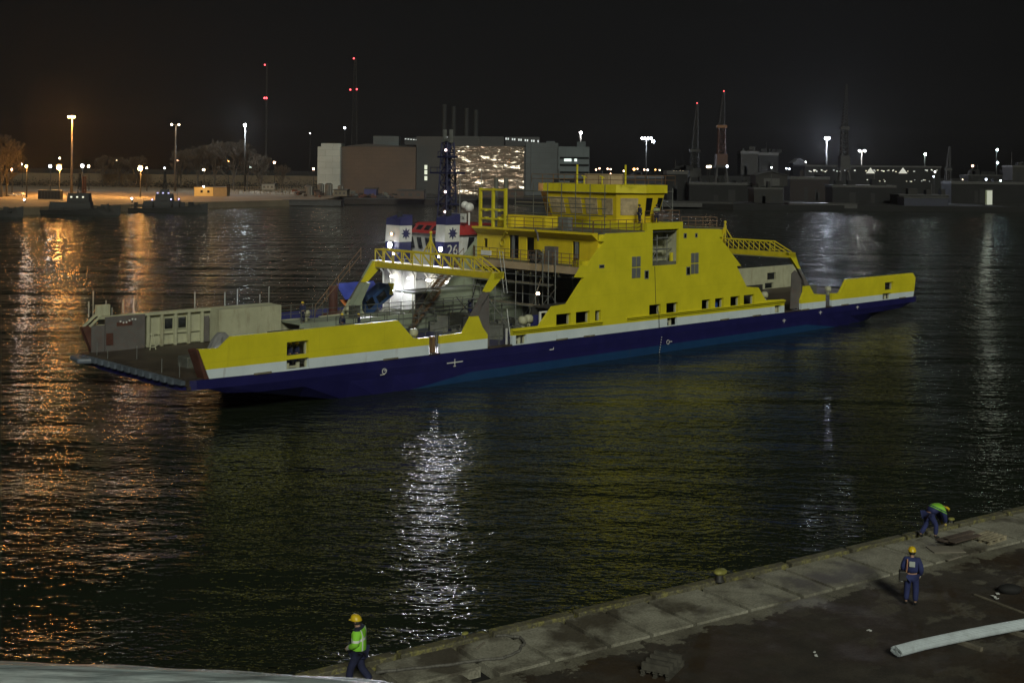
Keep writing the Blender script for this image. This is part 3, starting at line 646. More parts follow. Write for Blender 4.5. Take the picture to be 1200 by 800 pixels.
# low far side between bow and gantry: vents and rails; catwalk rails along the far casing
for P_, h_, s_, r_ in (([(16.6, 13.6, 2.1), (28.8, 13.6, 2.1)], 1.15, 1.3, 3), ([(20, 12.6, .8), (36, 12.6, .7)], 1.6, 1.6, 3), ([(16.5, BM-.1, 2.2), (21, BM-.1, 2.2)], 1.15, 1.2, 3), ([(28.6, 13.2, 2.0), (37, 13.2, 2.0)], 1.3, 1.2, 3), ([(60, 13.2, 2.6), (68, 13.2, 2.6)], 1.1, 1.2, 3), ([(20.7, .6, .8), (31, .6, .7)], 1.5, 1.7, 2), ([(18, 10.5, .8), (33, 11.2, .7)], 2.1, 1.9, 3), ([(19.6, 3.0, .8), (28, 6.0, .7)], 1.2, 1.6, 2)):
    MB().rail(P_, h_, s_, .035, r_).build('catwalk_railing', M_MIDG, ferry)
mb = MB(); mb.box(16.5, 28.8, 13.6, BM-.3, 1.98, 2.1); mb.box(16.5, 28.8, 13.6, 13.7, .8, 1.97); mb.build('catwalk', M_GREEN, ferry)
def vent(u, v, z, s=1, nm='deck_vent'):
    mb = MB(); mb.tube((u, v, z), (u, v, z+.5*s), .16*s, 10); mb.lathe([(.17*s, 0), (.32*s, .0), (.36*s, .2*s), (.34*s, .42*s), (.2*s, .55*s)], (u, v, z+.45*s), 14); mb.build(nm, M_CREAM, ferry, smooth=True)
vent(18.6, .9, 1.8, 1); vent(17.8, 14.6, 2.1, 1.0); vent(23.0, 15.6, 2.1, 1); vent(30.6, .9, 1.75, 1.15); vent(31.5, 1.1, 1.8, 1.15); vent(66.2, .9, 1.75, 1.1); vent(65.4, 1.2, 1.75, 1.1); vent(78.6, 1.0, 1.7, 1)
mb = MB(); mb.box(32.2, 32.35, .4, .55, 1.9, 3.1); mb.box(33.0, 33.15, .4, .55, 1.9, 3.1); mb.box(32.2, 33.15, .4, .55, 3.1, 3.22); mb.box(28.2, 28.3, .35, .5, .7, 2.1); mb.build('access_frame', M_WHITE, ferry)
mb = MB(); mb.box(31.6, 32.9, .9, 1.0, 1.8, 2.9); mb.build('blue_locker', M_NAVY, ferry)
mb = MB(); mb.box(14.9, 16.0, 1.6, 2.8, 2.2, 3.0); mb.box(22.3, 23, 13.8, 14.6, 2.1, 3.2); mb.box(75, 76.3, 1, 2.2, 1.7, 3.0); mb.each('winch_box', M_MIDG, ferry)
# stairs up to the passenger deck
def stairs(u0, z0, u1, z1, v, nm='stairway'):
    mb = MB(); k = int((z1-z0)/.2)
    for o in (0, .95): mb.bar((u0, v+o, z0), (u1, v+o, z1), .06, .26)
    for i in range(k+1): t = i/k; mb.box(u0+(u1-u0)*t-.12, u0+(u1-u0)*t+.12, v+.04, v+.91, z0+(z1-z0)*t, z0+(z1-z0)*t+.04)
    for o in (0, .95): mb.tube((u0, v+o, z0+1), (u1, v+o, z1+1), .03, 6); [mb.tube((u0+(u1-u0)*t/3, v+o, z0+(z1-z0)*t/3), (u0+(u1-u0)*t/3, v+o, z0+(z1-z0)*t/3+1), .025, 5) for t in range(4)]
    mb.build(nm, M_RUSTRAIL, ferry)
stairs(28.4, .9, 31.6, 4.0, 13.0); stairs(32.6, 4.0, 35.9, 6.8, 14.6)
stairs(66.8, .7, 64.2, 3.9, 12.4)
mb = MB(); mb.path([(36.5, 13.1, 5.2), (35.5, 12.9, 3.0), (33.5, 12.6, 1.8), (31.0, 12.5, 1.9), (29.5, 12.4, 2.3)], .05, 6); mb.build('black_hose', M_BLACK, ferry)
# bow clutter
mb = MB()
for a in (0, .5): mb.tube((3.2+a, 14.6, 1.0), (3.5+a*.2, 14.9, 2.2), .04, 5)
mb.tube((3.2, 14.6, 1.2), (3.7, 14.6, 1.2), .03, 5)
for i in range(14): a, b = 2*PI*i/14, 2*PI*(i+1)/14; mb.tube((3.7+.55*math.cos(a), 15.0, 1.7+.55*math.sin(a)), (3.7+.55*math.cos(b), 15.0, 1.7+.55*math.sin(b)), .035, 5)
mb.build('coiled_gear', M_CREAM, ferry)

# things that stand on the ferry --------------------------------------------
def tarp_heap(name, c, r, h, mat, label, cat, seed=1):
    rn = random.Random(seed); mb = MB(); n, k = 22, 8; vs = []
    for j in range(k+1):
        t = j/k; R = r*(1-.75*t**1.6)
        for i in range(n):
            a = 2*PI*i/n; f = 1+.14*math.sin(3*a+seed)+.08*math.sin(7*a+2*t*3)+rn.uniform(-.04, .04)
            vs.append((R*f*math.cos(a), R*f*.8*math.sin(a), h*t+rn.uniform(-.02, .02)*h*(0 < j < k)))
    fs = [(j*n+i, j*n+(i+1) % n, (j+1)*n+(i+1) % n, (j+1)*n+i) for j in range(k) for i in range(n)]+[tuple(range(k*n, k*n+n)), tuple(range(n))]
    mb.add(vs, fs); o = mb.build(name, mat, None); o.location = c; o.rotation_euler = (0, 0, FA); return tag(o, label, cat)
tarp_heap('covered_load', sw(6.3, 9.2, .93), 1.25, 1.75, paint('grey_tarpaulin', (.2, .2, .2), .5, .2, bump=.04), 'grey tarpaulin covered load standing on the rusty bow deck', 'covered load', 2)
o = MB().box(-1.6, 1.6, -.7, .7, 0, .8).build('steel_crate', M_MIDG, None, bevel=.05); o.location = sw(2.6, 5.5, .97); o.rotation_euler = (0, 0, FA)
tag(o, 'low grey steel crate on the bow deck near the yellow bulwark', 'crate')
# scaffold by the wheelhouse
scf = empty('scaffold', sw(45.2, 3.5, 9.82), FA, 'tube scaffold with plank stages in front of the boarded wheelhouse windows', 'scaffold')
for v in (0, 1.9, 3.8, 5.7, 7.6, 9.6, 12.2):
    MB().tube((-1.4, v, .0), (-1.4, v, 4.3 if v < 12 else 3.8), .045, 6).build('standard', M_MIDG, scf)
for z in (.5, 1.3, 2.0, 2.9, 3.5): MB().tube((-1.4, -.2, z), (-1.4, 12.4, z), .05, 6).build('ledger', M_MIDG, scf)
for z in (2.3,): MB().box(-1.3, -.7, 1.9, 12.2, z, z+.09).build('plank', M_WOOD, scf)
scf2 = empty('scaffold', sw(52.2, 3.4, 9.82), FA, 'narrow tube scaffold tower behind the wheelhouse above the stern side', 'scaffold')
for v in (0, 1.8):
    for u in (0, 1.6): MB().tube((u, v, 0), (u, v, 3.9), .04, 6).build('standard', M_GALV, scf2)
for z in (.9, 1.8, 2.7, 3.6):
    for v in (0, 1.8): MB().tube((-.1, v, z), (1.7, v, z), .035, 6).build('ledger', M_GALV, scf2)
MB().tube((0, 0, .9), (1.6, 0, 1.8), .035, 6).build('brace', M_GALV, scf2); MB().tube((1.6, 0, 1.8), (0, 0, 2.7), .035, 6).build('brace', M_GALV, scf2)
scf3 = empty('scaffold', sw(36.0, 3.0, .6), FA, 'tall tube scaffold with ladder below the beige edge of the passenger deck', 'scaffold')
for v in (0, 1.6, 4.2, 7.0, 10):
    for u in (-.2, .7): MB().tube((u, v, 0), (u, v, 7.6 if v in (0, 1.6) else 5.5), .045, 6).build('standard', M_GALV, scf3)
for z in (1.2, 2.4, 3.5, 4.4, 5.2): MB().tube((-.2, -.3, z), (-.2, 10.3, z), .035, 6).build('ledger', M_GALV, scf3)
for z in (2.4, 4.4): MB().box(-.15, .65, .1, 9.9, z+.04, z+.1).build('plank', M_WOOD, scf3)
mb = MB()
for o in (0, .45): mb.tube((-.5, 5.0+o, 3.4), (-.3, 5.9+o, 7.2), .035, 6)
for i in range(11): t = i/10; mb.tube((-.5+.2*t, 5.0+.9*t, 3.4+3.8*t), (-.5+.2*t, 5.45+.9*t, 3.4+3.8*t), .025, 5)
mb.build('ladder', M_GALV, scf3)
# warm work lamp under the deck
wl = empty('work_lamp', sw(37.5, 6.0, 4.0), FA, 'small warm work lamp glowing under the passenger deck', 'lamp')
MB().tube((0, 0, -3.4), (0, 0, -.2), .04, 6).build('stand', M_DARK, wl); MB().ball((0, 0, 0), .17).build('bulb', lamp_mat('work_lamp_glow', (1, .75, .45), 14), wl)
# ================================================================ TUG (alongside the ferry's far side)
tug = empty('tugboat', sw(36, 23.5, -1.8), FA, 'blue and white tug with red wheelhouse roof and blue mast beyond the ferry', 'tugboat')
TO = Vector((36, 23.5, -1.8))
def T(mb, nm, mat, parent=None, **k):
    mb.v = [tuple(Vector(p)-TO) for p in mb.v]
    return mb.build(nm, mat, parent or tug, **k)
mb = MB(); st = []
for u, hw, zt in ((19, 3.2, .3), (20.5, 4.8, .2), (24, 5.7, .1), (32, 6, .1), (42, 6, .4), (48, 5.0, 1.2), (52, 2.8, 2.2), (54, .3, 2.6)):
    st.append([(u, 23.5-hw, zt), (u, 23.5-hw*.96, -.9), (u, 23.5-hw*.8, -2.4), (u, 23.5+hw*.8, -2.4), (u, 23.5+hw*.96, -.9), (u, 23.5+hw, zt)])
n = 6; mb.add([p for r in st for p in r], [(j*n+i, j*n+(i+1) % n, (j+1)*n+(i+1) % n, (j+1)*n+i) for j in range(len(st)-1) for i in range(n)]+[tuple(range(n)), tuple(range(7*n, 8*n))])
T(mb, 'hull', M_NAVY)
mb = MB()
for s in (-1, 1): mb.path([(19.2, 23.5+s*3.3, .2), (20.5, 23.5+s*4.9, .15), (24, 23.5+s*5.8, .05), (32, 23.5+s*6.1, .05), (42, 23.5+s*6.1, .3), (48, 23.5+s*5.1, 1.1)], .3, 8)
T(mb, 'fender', M_BLACK)
mb = MB()
for s in (-1, 1): mb.bar((20.5, 23.5+s*4.7, .65), (37.5, 23.5+s*5.9, .65), .12, 1.0)
T(mb, 'bulwark', M_NAVY)
# deckhouse with ribs and a row of bright lamps under the top edge
mb = MB(); mb.box(37.9, 48, 17.7, 29.6, .1, 4.95); T(mb, 'deckhouse', M_WHITE)
mb = MB()
for v in (18.3, 20.3, 22.3, 24.3, 26.3, 28.3, 29.5): mb.bar((37.7, v, .2), (37.7, v, 4.4), .14); mb.bar((37.7, v, 4.4), (37.2, v, 4.95), .14)
mb.box(36.9, 38, 17.6, 29.7, 4.96, 5.08); T(mb, 'deckhouse_frame', M_WHITE)
mb = MB(); mb.rail([(37.0, 17.8, 5.08), (37.0, 29.4, 5.08)], 1.0, 1.5, .03, 3); T(mb, 'railing', M_WHITE)
for v in (21.9, 24.0): mb = MB(); mb.box(37.80, 37.88, v, v+.8, .6, 2.7); T(mb, 'door', M_CREAM)
glow = lamp_mat('deck_lamp_glow', (1, .93, .78), 11)
for v in (18.7, 21.7, 24.7, 27.6):
    mb = MB(); mb.obox((37.45, v, 4.1), (.2, .6, .2)); T(mb, 'deck_lamp', glow)
# funnels
def star(mp, r, ri, n=8): return [((r if i % 2 == 0 else ri)*math.cos(PI*i/n+PI/2), (r if i % 2 == 0 else ri)*math.sin(PI*i/n+PI/2)) for i in range(2*n)]
def funnel(v0, v1, u0, u1, tilt, dz=0):
    def blk(za, zb, nm, mat, cu=0):
        mb = MB(); f = lambda z: tilt*(z-5)
        mb.add([(u0+f(za), v0, za), (u1+f(za), v0, za), (u1+f(za), v1, za), (u0+f(za), v1, za), (u0+f(zb), v0+.05, zb), (u1+f(zb), v0+.05, zb+cu), (u1+f(zb), v1-.05, zb+cu), (u0+f(zb), v1-.05, zb)], [(0, 3, 2, 1), (4, 5, 6, 7), (0, 1, 5, 4), (1, 2, 6, 5), (2, 3, 7, 6), (3, 0, 4, 7)])
        return T(mb, nm, mat)
    fb = blk(4.96, 7.9+dz, 'funnel', M_NAVY); blk(7.901+dz, 9.6+dz, 'funnel_band', M_WHITE); blk(9.601+dz, 10.3+dz, 'funnel_top', M_NAVY, .4)
    z = 8.75+dz; mb = MB(); cu = (u0+u1)/2+tilt*(z-5)
    mb.plate([(cu+a, z+b) for a, b in star(0, .62, .3)], [], v0-.05, v0+.01); T(mb, 'funnel_star', M_NAVY)
    mb = MB(); mb.tube(((u0+u1)/2+tilt*5.5, (v0+v1)/2, 10.0+dz), ((u0+u1)/2+tilt*6, (v0+v1)/2, 11.0+dz), .3, 10); T(mb, 'exhaust', M_BLACK)
funnel(18.4, 19.9, 36.6, 38.5, .05, .25); funnel(25.6, 28.0, 36.6, 38.2, .05, -.1)
M26 = Matrix.Translation(Vector((37.75, 18.37, 7.3))-TO) @ Matrix.Rotation(PI/2, 4, 'X')
text_mesh('hull_number', '26', 1.45, M_WHITE, tug, M26, .02)
# wheelhouse
def loft(mb, lo, hi): n = len(lo); mb.add(list(lo)+list(hi), [(i, (i+1) % n, (i+1) % n+n, i+n) for i in range(n)]+[tuple(reversed(range(n))), tuple(range(n, 2*n))]); return mb
def pl(u0, u1, v0, v1, c, z): return [(u0, v0+c, z), (u0+c, v0, z), (u1-c, v0, z), (u1, v0+c, z), (u1, v1-c, z), (u1-c, v1, z), (u0+c, v1, z), (u0, v1-c, z)]
T(loft(MB(), pl(39.2, 45.6, 19.6, 27.4, 1.0, 4.96), pl(39.2, 45.6, 19.6, 27.4, 1.0, 6.6)), 'wheelhouse_base', M_WHITE)
T(loft(MB(), pl(39.2, 45.6, 19.6, 27.4, 1.0, 6.601), pl(38.7, 46.1, 19.1, 27.9, 1.1, 8.75)), 'wheelhouse', M_WHITE)
T(loft(MB(), pl(38.4, 46.4, 18.8, 28.2, 1.2, 8.76), pl(39.4, 45.4, 19.8, 27.2, 1.2, 9.75)), 'wheelhouse_roof', paint('red_roof_paint', (.34, .025, .02), .5, .1))
for v in (20.7, 22.0, 23.3, 24.6, 25.9):
    mb = MB(); mb.add([(39.06, v, 7.1), (39.06, v+.6, 7.1), (38.77, v+.6, 8.3), (38.77, v, 8.3), (38.97, v, 7.1), (38.97, v+.6, 7.1), (38.68, v+.6, 8.3), (38.68, v, 8.3)], [(0, 1, 2, 3), (7, 6, 5, 4), (0, 4, 5, 1), (1, 5, 6, 2), (2, 6, 7, 3), (3, 7, 4, 0)]); T(mb, 'window', M_GLASS)
    mb = MB(); mb.add([(38.75, v, 9.05), (38.75, v+.8, 9.05), (39.2, v+.8, 9.5), (39.2, v, 9.5), (38.7, v, 9.1), (38.7, v+.8, 9.1), (39.15, v+.8, 9.55), (39.15, v, 9.55)], [(0, 1, 2, 3), (7, 6, 5, 4), (0, 4, 5, 1), (1, 5, 6, 2), (2, 6, 7, 3), (3, 7, 4, 0)]); T(mb, 'roof_window', M_GLASS)
for u in (40.6, 42.2, 43.8):
    mb = MB(); mb.add([(u, 19.50, 7.0), (u+.7, 19.5, 7.0), (u+.7, 19.15, 8.5), (u, 19.15, 8.5), (u, 19.42, 7.0), (u+.7, 19.42, 7.0), (u+.7, 19.05, 8.5), (u, 19.05, 8.5)], [(0, 1, 2, 3), (7, 6, 5, 4), (0, 4, 5, 1), (1, 5, 6, 2), (2, 6, 7, 3), (3, 7, 4, 0)]); T(mb, 'window', M_GLASS)
mb = MB(); mb.box(40.0, 40.1, 19.0, 21.6, 10.0, 10.9); T(mb, 'name_board', M_WHITE)
text_mesh('board_lettering', 'FAIRPLAY 26', .40, M_BLACK, tug, Matrix.Translation(Vector((39.97, 20.3, 10.45))-TO) @ Matrix.Rotation(-PI/2, 4, 'Z') @ Matrix.Rotation(PI/2, 4, 'X'), .01)
mb = MB(); mb.tube((41, 19.6, 9.7), (41, 19.6, 11.0), .1, 8); mb.ball((41, 19.6, 11.5), .5, 12, 8); mb.ball((41.3, 20.6, 11.7), .42, 12, 8); T(mb, 'radar_dome', M_WHITE)
mb = MB(); mb.tube((42, 18.9, 9.5), (42, 18.9, 15.4), .05, 6); mb.tube((42, 22.2, 9.7), (42, 22.2, 14.5), .04, 6); T(mb, 'whip_aerial', M_GALV)
def lattice(mb, p, q, w0, w1, n, r=.05, k=4):
    p = Vector(p); q = Vector(q)
    cs = [(-1, -1), (1, -1), (1, 1), (-1, 1)]
    P = lambda t, c: p.lerp(q, t)+Vector((c[0], c[1], 0))*(w0+(w1-w0)*t)/2
    for c in cs: mb.tube(P(0, c), P(1, c), r, k)
    for i in range(n):
        a, b = i/n, (i+1)/n
        for j in range(4):
            c, d = cs[j], cs[(j+1) % 4]
            mb.tube(P(a, c), P(b, d) if i % 2 else P(b, d), r*.7, 3); mb.tube(P(b, c), P(b, d), r*.7, 3)
    return mb
M_MAST = paint('mast_blue', (.010, .012, .05), .5, .1)
mb = MB(); lattice(mb, (42.5, 24.8, 9.6), (42.5, 24.8, 18.2), 1.5, .9, 8, .1, 6); mb.tube((42.5, 24.8, 9.6), (42.5, 24.8, 18.2), .35, 8); T(mb, 'mast', M_MAST)
mb = MB()
for z, w in ((11.6, 2.6), (14.9, 4.4), (16.6, 2.0)): mb.box(41.9, 43.1, 24.8-w/2, 24.8+w/2, z, z+.18); mb.rail([(42, 24.8-w/2, z+.18), (42, 24.8+w/2, z+.18)], .5, 1, .04, 1)
T(mb, 'mast_platform', M_MAST)
mb = MB(); mb.box(42.3, 42.7, 24.2, 24.4, 18.2, 19.6); mb.box(42.3, 42.7, 25.2, 25.4, 18.2, 19.6); mb.box(42.3, 42.7, 24.41, 25.19, 18.4, 18.6); T(mb, 'aerial_array', M_GALV)
for z in (17.4, 13.0, 10.9):
    mb = MB(); mb.ball((41.7, 24.2, z), .14, 8, 5); T(mb, 'mast_light', lamp_mat('pink_white_glow', (1, .75, .72), 4))
# aft deck: winch, crane, folded sheet
mb = MB(); mb.tube((25.2, 21.0, .1), (25.2, 21.0, 4.3), .42, 14); mb.lathe([(.9, 0), (.9, .5), (.5, .9), (.45, 1.6)], (25.2, 21.0, .1), 16); mb.tube((24.2, 20.6, 1.1), (26.6, 21.6, 1.1), .8, 16); T(mb, 'tow_post', M_RED)
mb = MB(); c0 = (28.6, 19.2, 3.0)
mb.obox((28.6, 19.2, 3.0), (3.4, 1.6, 1.3), 0, 0, 0, -.55); mb.obox((27.3, 19.2, 2.5), (1.0, 1.5, 2.1), 0, 0, 0, -.35); mb.tube((28.4, 19.4, .1), (28.6, 19.3, 2.6), .3, 10); T(mb, 'crane_cab', paint('mid_blue_paint', (.022, .06, .17), .45, .15))
mb = MB(); mb.obox((27.6, 18.37, 2.75), (.9, .08, .8), 0, 0, 0, -.5); mb.obox((28.9, 18.37, 3.25), (1.1, .08, .7), 0, 0, 0, -.55); mb.obox((26.75, 19.2, 2.6), (.06, 1.2, 1.3), 0, 0, 0, -.35); T(mb, 'cab_window', M_GLASS)
mb = MB(); mb.obox((30.1, 18.6, 3.9), (.35, .5, 1.1), 0, 0, 0, .2); T(mb, 'crane_hook_block', M_Y)
def sheet(u0, u1, v0, v1, z0, z1, nm, mat, sg=1):
    mb = MB(); n, k = 14, 6; vs = []
    for j in range(k+1):
        for i in range(n+1):
            s, t = i/n, j/k; vs.append((u0+(u1-u0)*s, v0+(v1-v0)*t*.6+.12*math.sin(9*s+3*t), z0+(z1-z0)*t+.1*math.sin(5*s+sg)*(1-t)))
    fs = [(j*(n+1)+i, j*(n+1)+i+1, (j+1)*(n+1)+i+1, (j+1)*(n+1)+i) for j in range(k) for i in range(n)]
    mb.add(vs, fs); o = T(mb, nm, mat); s = o.modifiers.new('thick', 'SOLIDIFY'); s.thickness = .04; return o
sheet(25.6, 29.9, 19.6, 22.0, 3.0, 4.5, 'blue_sheet', paint('blue_tarpaulin', (.06, .09, .5), .5, .2)); sheet(25.8, 29.7, 19.5, 21.5, 2.2, 2.95, 'orange_sheet', paint('orange_fabric', (.7, .22, .06), .6, .15), 2); sheet(26.2, 27.6, 18.9, 19.7, .8, 3.4, 'white_sheet', M_WHITE, 3)
mb = MB(); rn = random.Random(5)
for i in range(26):
    a = rn.uniform(0, PI); r = rn.uniform(.5, 1.7); x = 31.5+rn.uniform(-.8, .8); v = 19.2+rn.uniform(-.7, .7)
    pts = [(x+r*math.cos(t*PI/7+.1*i), v+.3*math.sin(t+i), .5+r*.9*math.sin(t*PI/7)) for t in range(8)]; mb.path(pts, .07, 6)
T(mb, 'rope_heap', paint('pale_rope', (.6, .6, .55), .7, .2))
for v in (27.0, 25.2):
    mb = MB(); mb.ball((36.9, v, 2.7), .16, 8, 5); T(mb, 'deck_lamp', lamp_mat('deck_spot_glow', (.95, .97, 1), 90))
# searchlights that throw the white glitter path
def spot(name, p, target, power, color, ang, blend=.5, r=.25):
    l = bpy.data.lights.new(name, 'SPOT'); l.energy = power; l.color = color; l.spot_size = ang; l.spot_blend = blend; l.shadow_soft_size = r
    o = bpy.data.objects.new(name, l); COL.objects.link(o); o.location = p; o.rotation_euler = (Vector(target)-Vector(p)).to_track_quat('-Z', 'Y').to_euler(); return o
def tuglamp(v, z, mat, pw, col, r=.2, u=36.5, body=True):
    mb = MB(); mb.tube((u, v, z), (u+.3, v, z), r, 10, r*.7); T(mb, 'searchlight_housing', M_GALV)
    mb = MB(); mb.tube((u-.06, v, z), (u-.01, v, z), r*.9, 12); T(mb, 'searchlight', mat)
    if pw: spot('searchlight_beam', sw(u-.25, v, z), Vector((-4, 12, 8)), pw, col, math.radians(36), .35, .22)
W_ = lamp_mat('searchlight_glow', (.93, .95, 1), 120)
tuglamp(26.9, 7.45, W_, PW_S1, (.92, .93, 1.0), .34); tuglamp(18.75, 7.45, W_, PW_S2, (.95, .93, 1.0), .26)
tuglamp(26.6, 8.6, lamp_mat('amber_glow', (1, .5, .15), 30), 0, None, .14); tuglamp(26.2, 6.6, lamp_mat('warm_glow', (1, .85, .7), 30), 0, None, .15); tuglamp(19.0, 6.7, lamp_mat('warm_glow', (1, .85, .7), 30), 0, None, .12)

# ================================================================ PEOPLE
def skin_obj(name, verts, edges, radii, mat, parent, root=0, sub=1):
    me = bpy.data.meshes.new(name); me.from_pydata([tuple(v) for v in verts], edges, []); 
    o = bpy.data.objects.new(name, me); COL.objects.link(o)
    bm = bmesh.new(); bm.from_mesh(me); L = bm.verts.layers.skin.verify(); bm.verts.ensure_lookup_table()
    for i, v in enumerate(bm.verts):
        r = radii[i]; v[L].radius = (r if isinstance(r, tuple) else (r, r)); v[L].use_root = (i == root)
    bm.to_mesh(me); bm.free()
    m = o.modifiers.new('skin', 'SKIN'); m.use_smooth_shade = True; m.branch_smoothing = .3
    s = o.modifiers.new('sub', 'SUBSURF'); s.levels = sub; s.render_levels = sub
    dg = bpy.context.evaluated_depsgraph_get(); me2 = bpy.data.meshes.new_from_object(o.evaluated_get(dg)); bpy.data.objects.remove(o)
    me2.materials.clear(); me2.materials.append(mat)
    for p in me2.polygons: p.use_smooth = True
    o = bpy.data.objects.new(name, me2); COL.objects.link(o); o.parent = parent; return o
M_SKIN = paint('skin', (.42, .25, .18), .6, .05)
def person(loc, rz, J, label, jacket, trousers, helmet, gloves, group=None, fingers=True, hood=None, scale=1.0, bulk=1.0, hem=0):
    root = empty('person', loc, rz, label, 'person', group); root.scale = (scale,)*3
    V = {k: Vector(v) for k, v in J.items()}
    # body, one continuous mesh
    names = ['pelvis', 'belly', 'chest', 'neck', 'head', 'crown', 'lsh', 'lel', 'lwr', 'lha', 'rsh', 'rel', 'rwr', 'rha', 'lhip', 'lkn', 'lan', 'lto', 'rhip', 'rkn', 'ran', 'rto']
    for s in 'lr':
        d = (V[s+'wr']-V[s+'el']).normalized(); V.setdefault(s+'ha', V[s+'wr']+d*.09)
    V.setdefault('belly', V['pelvis'].lerp(V['chest'], .5))
    rad = dict(pelvis=(.15, .11), belly=(.14, .10), chest=(.16, .11), neck=.055, head=(.078, .092), crown=(.07, .08), sh=.062, el=.045, wr=.03, ha=.036, hip=.085, kn=.058, an=.038, to=.04)
    R = [rad.get(k, rad.get(k[1:])) for k in names]
    ed = [('pelvis', 'belly'), ('belly', 'chest'), ('chest', 'neck'), ('neck', 'head'), ('head', 'crown')]
    for s in 'lr': ed += [('chest', s+'sh'), (s+'sh', s+'el'), (s+'el', s+'wr'), (s+'wr', s+'ha'), ('pelvis', s+'hip'), (s+'hip', s+'kn'), (s+'kn', s+'an'), (s+'an', s+'to')]
    vs = [V[k] for k in names]; E_ = [(names.index(a), names.index(b)) for a, b in ed]
    if fingers:
        for s in 'lr':
            w_, h = V[s+'wr'], V[s+'ha']; d = (h-w_).normalized(); side = d.cross(Vector((1, 0, 0)) if abs(d.x) < .8 else Vector((0, 1, 0))).normalized(); nn = d.cross(side)
            for j in range(5):
                if j == 4: p = w_.lerp(h, .4)+side*.03; q = p+side*.035+d*.02; r_ = q+d*.03; L = (.011, .010, .009)
                else: o = side*(-.03+.02*j); p = h+o; ln = (.03, .036, .034, .028)[j]; q = p+d*ln+nn*.006; r_ = q+d*ln*.7+nn*.02; L = (.010, .009, .008)
                b = len(vs); vs += [p, q, r_]; R += list(L); E_ += [(names.index(s+'ha'), b), (b, b+1), (b+1, b+2)]
    body = skin_obj('body', vs, E_, R, M_SKIN, root)
    # clothes
    nm = ['chest', 'belly', 'pelvis', 'lsh', 'lel', 'lwr', 'rsh', 'rel', 'rwr', 'collar']
    V['collar'] = V['chest'].lerp(V['neck'], .75)
    cr = [(.235, .165), (.225, .165), (.225, .17), .115, .09, .066, .115, .09, .066, .09]
    cr = [tuple(x*bulk for x in r) if isinstance(r, tuple) else r*(1+(bulk-1)*.8) for r in cr]
    if hem: V = dict(V); V['pelvis'] = V['pelvis']-Vector((0, 0, hem)); cr[2] = (.24*bulk, .20*bulk)
    skin_obj('jacket', [V[k] for k in nm], [(0, 1), (1, 2), (0, 3), (3, 4), (4, 5), (0, 6), (6, 7), (7, 8), (0, 9)], cr, jacket, root)
    V['pelvis'] = V['pelvis']+Vector((0, 0, hem))
    tn = ['pelvis', 'lhip', 'lkn', 'lcu', 'rhip', 'rkn', 'rcu']
    for s in 'lr': V[s+'cu'] = V[s+'kn'].lerp(V[s+'an'], .88)
    skin_obj('trousers', [V[k] for k in tn], [(0, 1), (1, 2), (2, 3), (0, 4), (4, 5), (5, 6)], [(.20, .155), .13, .10, .088, .13, .10, .088], trousers, root)
    for s in 'lr':
        skin_obj('boot', [V[s+'an']+Vector((0, 0, .06)), V[s+'an'], V[s+'an'].lerp(V[s+'to'], .5), V[s+'to']], [(0, 1), (1, 2), (2, 3)], [.06, .062, .055, .05], M_BLACK, root)
        skin_obj('glove', [V[s+'wr'], V[s+'ha'], V[s+'ha']+(V[s+'ha']-V[s+'wr'])*.45], [(0, 1), (1, 2)], [.042, .048, .04], gloves, root)
    # face: nose, brow and ears joined on the head, hair below the helmet rim
    f = V.get('face', Vector((0, 1, 0))).normalized(); up = (V['crown']-V['neck']).normalized(); sd_ = f.cross(up).normalized()
    hc = V['head']
    mb = MB(); mb.ball(hc+f*.098-up*.005, .016, 8, 5); mb.ball(hc+sd_*.088, .02, 8, 5); mb.ball(hc-sd_*.088, .02, 8, 5); mb.build('nose_and_ears', M_SKIN, root, smooth=True)
    mb = MB()
    for s in (-1, 1): mb.ball(hc+f*.088+sd_*s*.03+up*.02, .011, 8, 5)
    mb.build('eyes', M_BLACK, root, smooth=True)
    mb = MB(); mb.obox(hc+f*.092-up*.045, (.04, .012, .008), math.atan2(f.y, f.x)-PI/2); mb.build('mouth', M_RED, root)
    mb = MB(); mb.ball(hc-f*.02-up*.0, .104, 12, 8, (1, 1, .8)); mb.build('hair', M_DARK if not hood else hood, root, smooth=True)
    # helmet: dome, rim, peak
    he = empty('helmet_tmp', (0, 0, 0))
    bpy.data.objects.remove(he)
    mb = MB(); prof = [(.135, -.012), (.137, .0), (.13, .02), (.122, .055), (.10, .095), (.065, .12), (.02, .132)]
    n = 18; rows = []
    for r, z in prof:
        rows.append([hc+up*(z+.045)+(sd_*math.cos(2*PI*i/n)*r*.92+f*math.sin(2*PI*i/n)*r*1.05)*(1) for i in range(n)])
    vs = [p for r in rows for p in r]; k = len(prof)
    mb.add(vs, [(j*n+i, j*n+(i+1) % n, (j+1)*n+(i+1) % n, (j+1)*n+i) for j in range(k-1) for i in range(n)]+[tuple(reversed(range(n))), tuple(range((k-1)*n, k*n))])
    q0 = hc+up*.04+f*.12
    mb.add([q0-sd_*.08, q0+sd_*.08, q0+f*.06+sd_*.05-up*.01, q0+f*.06-sd_*.05-up*.01, q0-sd_*.08+up*.012, q0+sd_*.08+up*.012, q0+f*.06+sd_*.05, q0+f*.06-sd_*.05], [(0, 1, 2, 3), (7, 6, 5, 4), (0, 4, 5, 1), (1, 5, 6, 2), (2, 6, 7, 3), (3, 7, 4, 0)])
    mb.build('helmet', helmet, root, smooth=True)
    return root, V
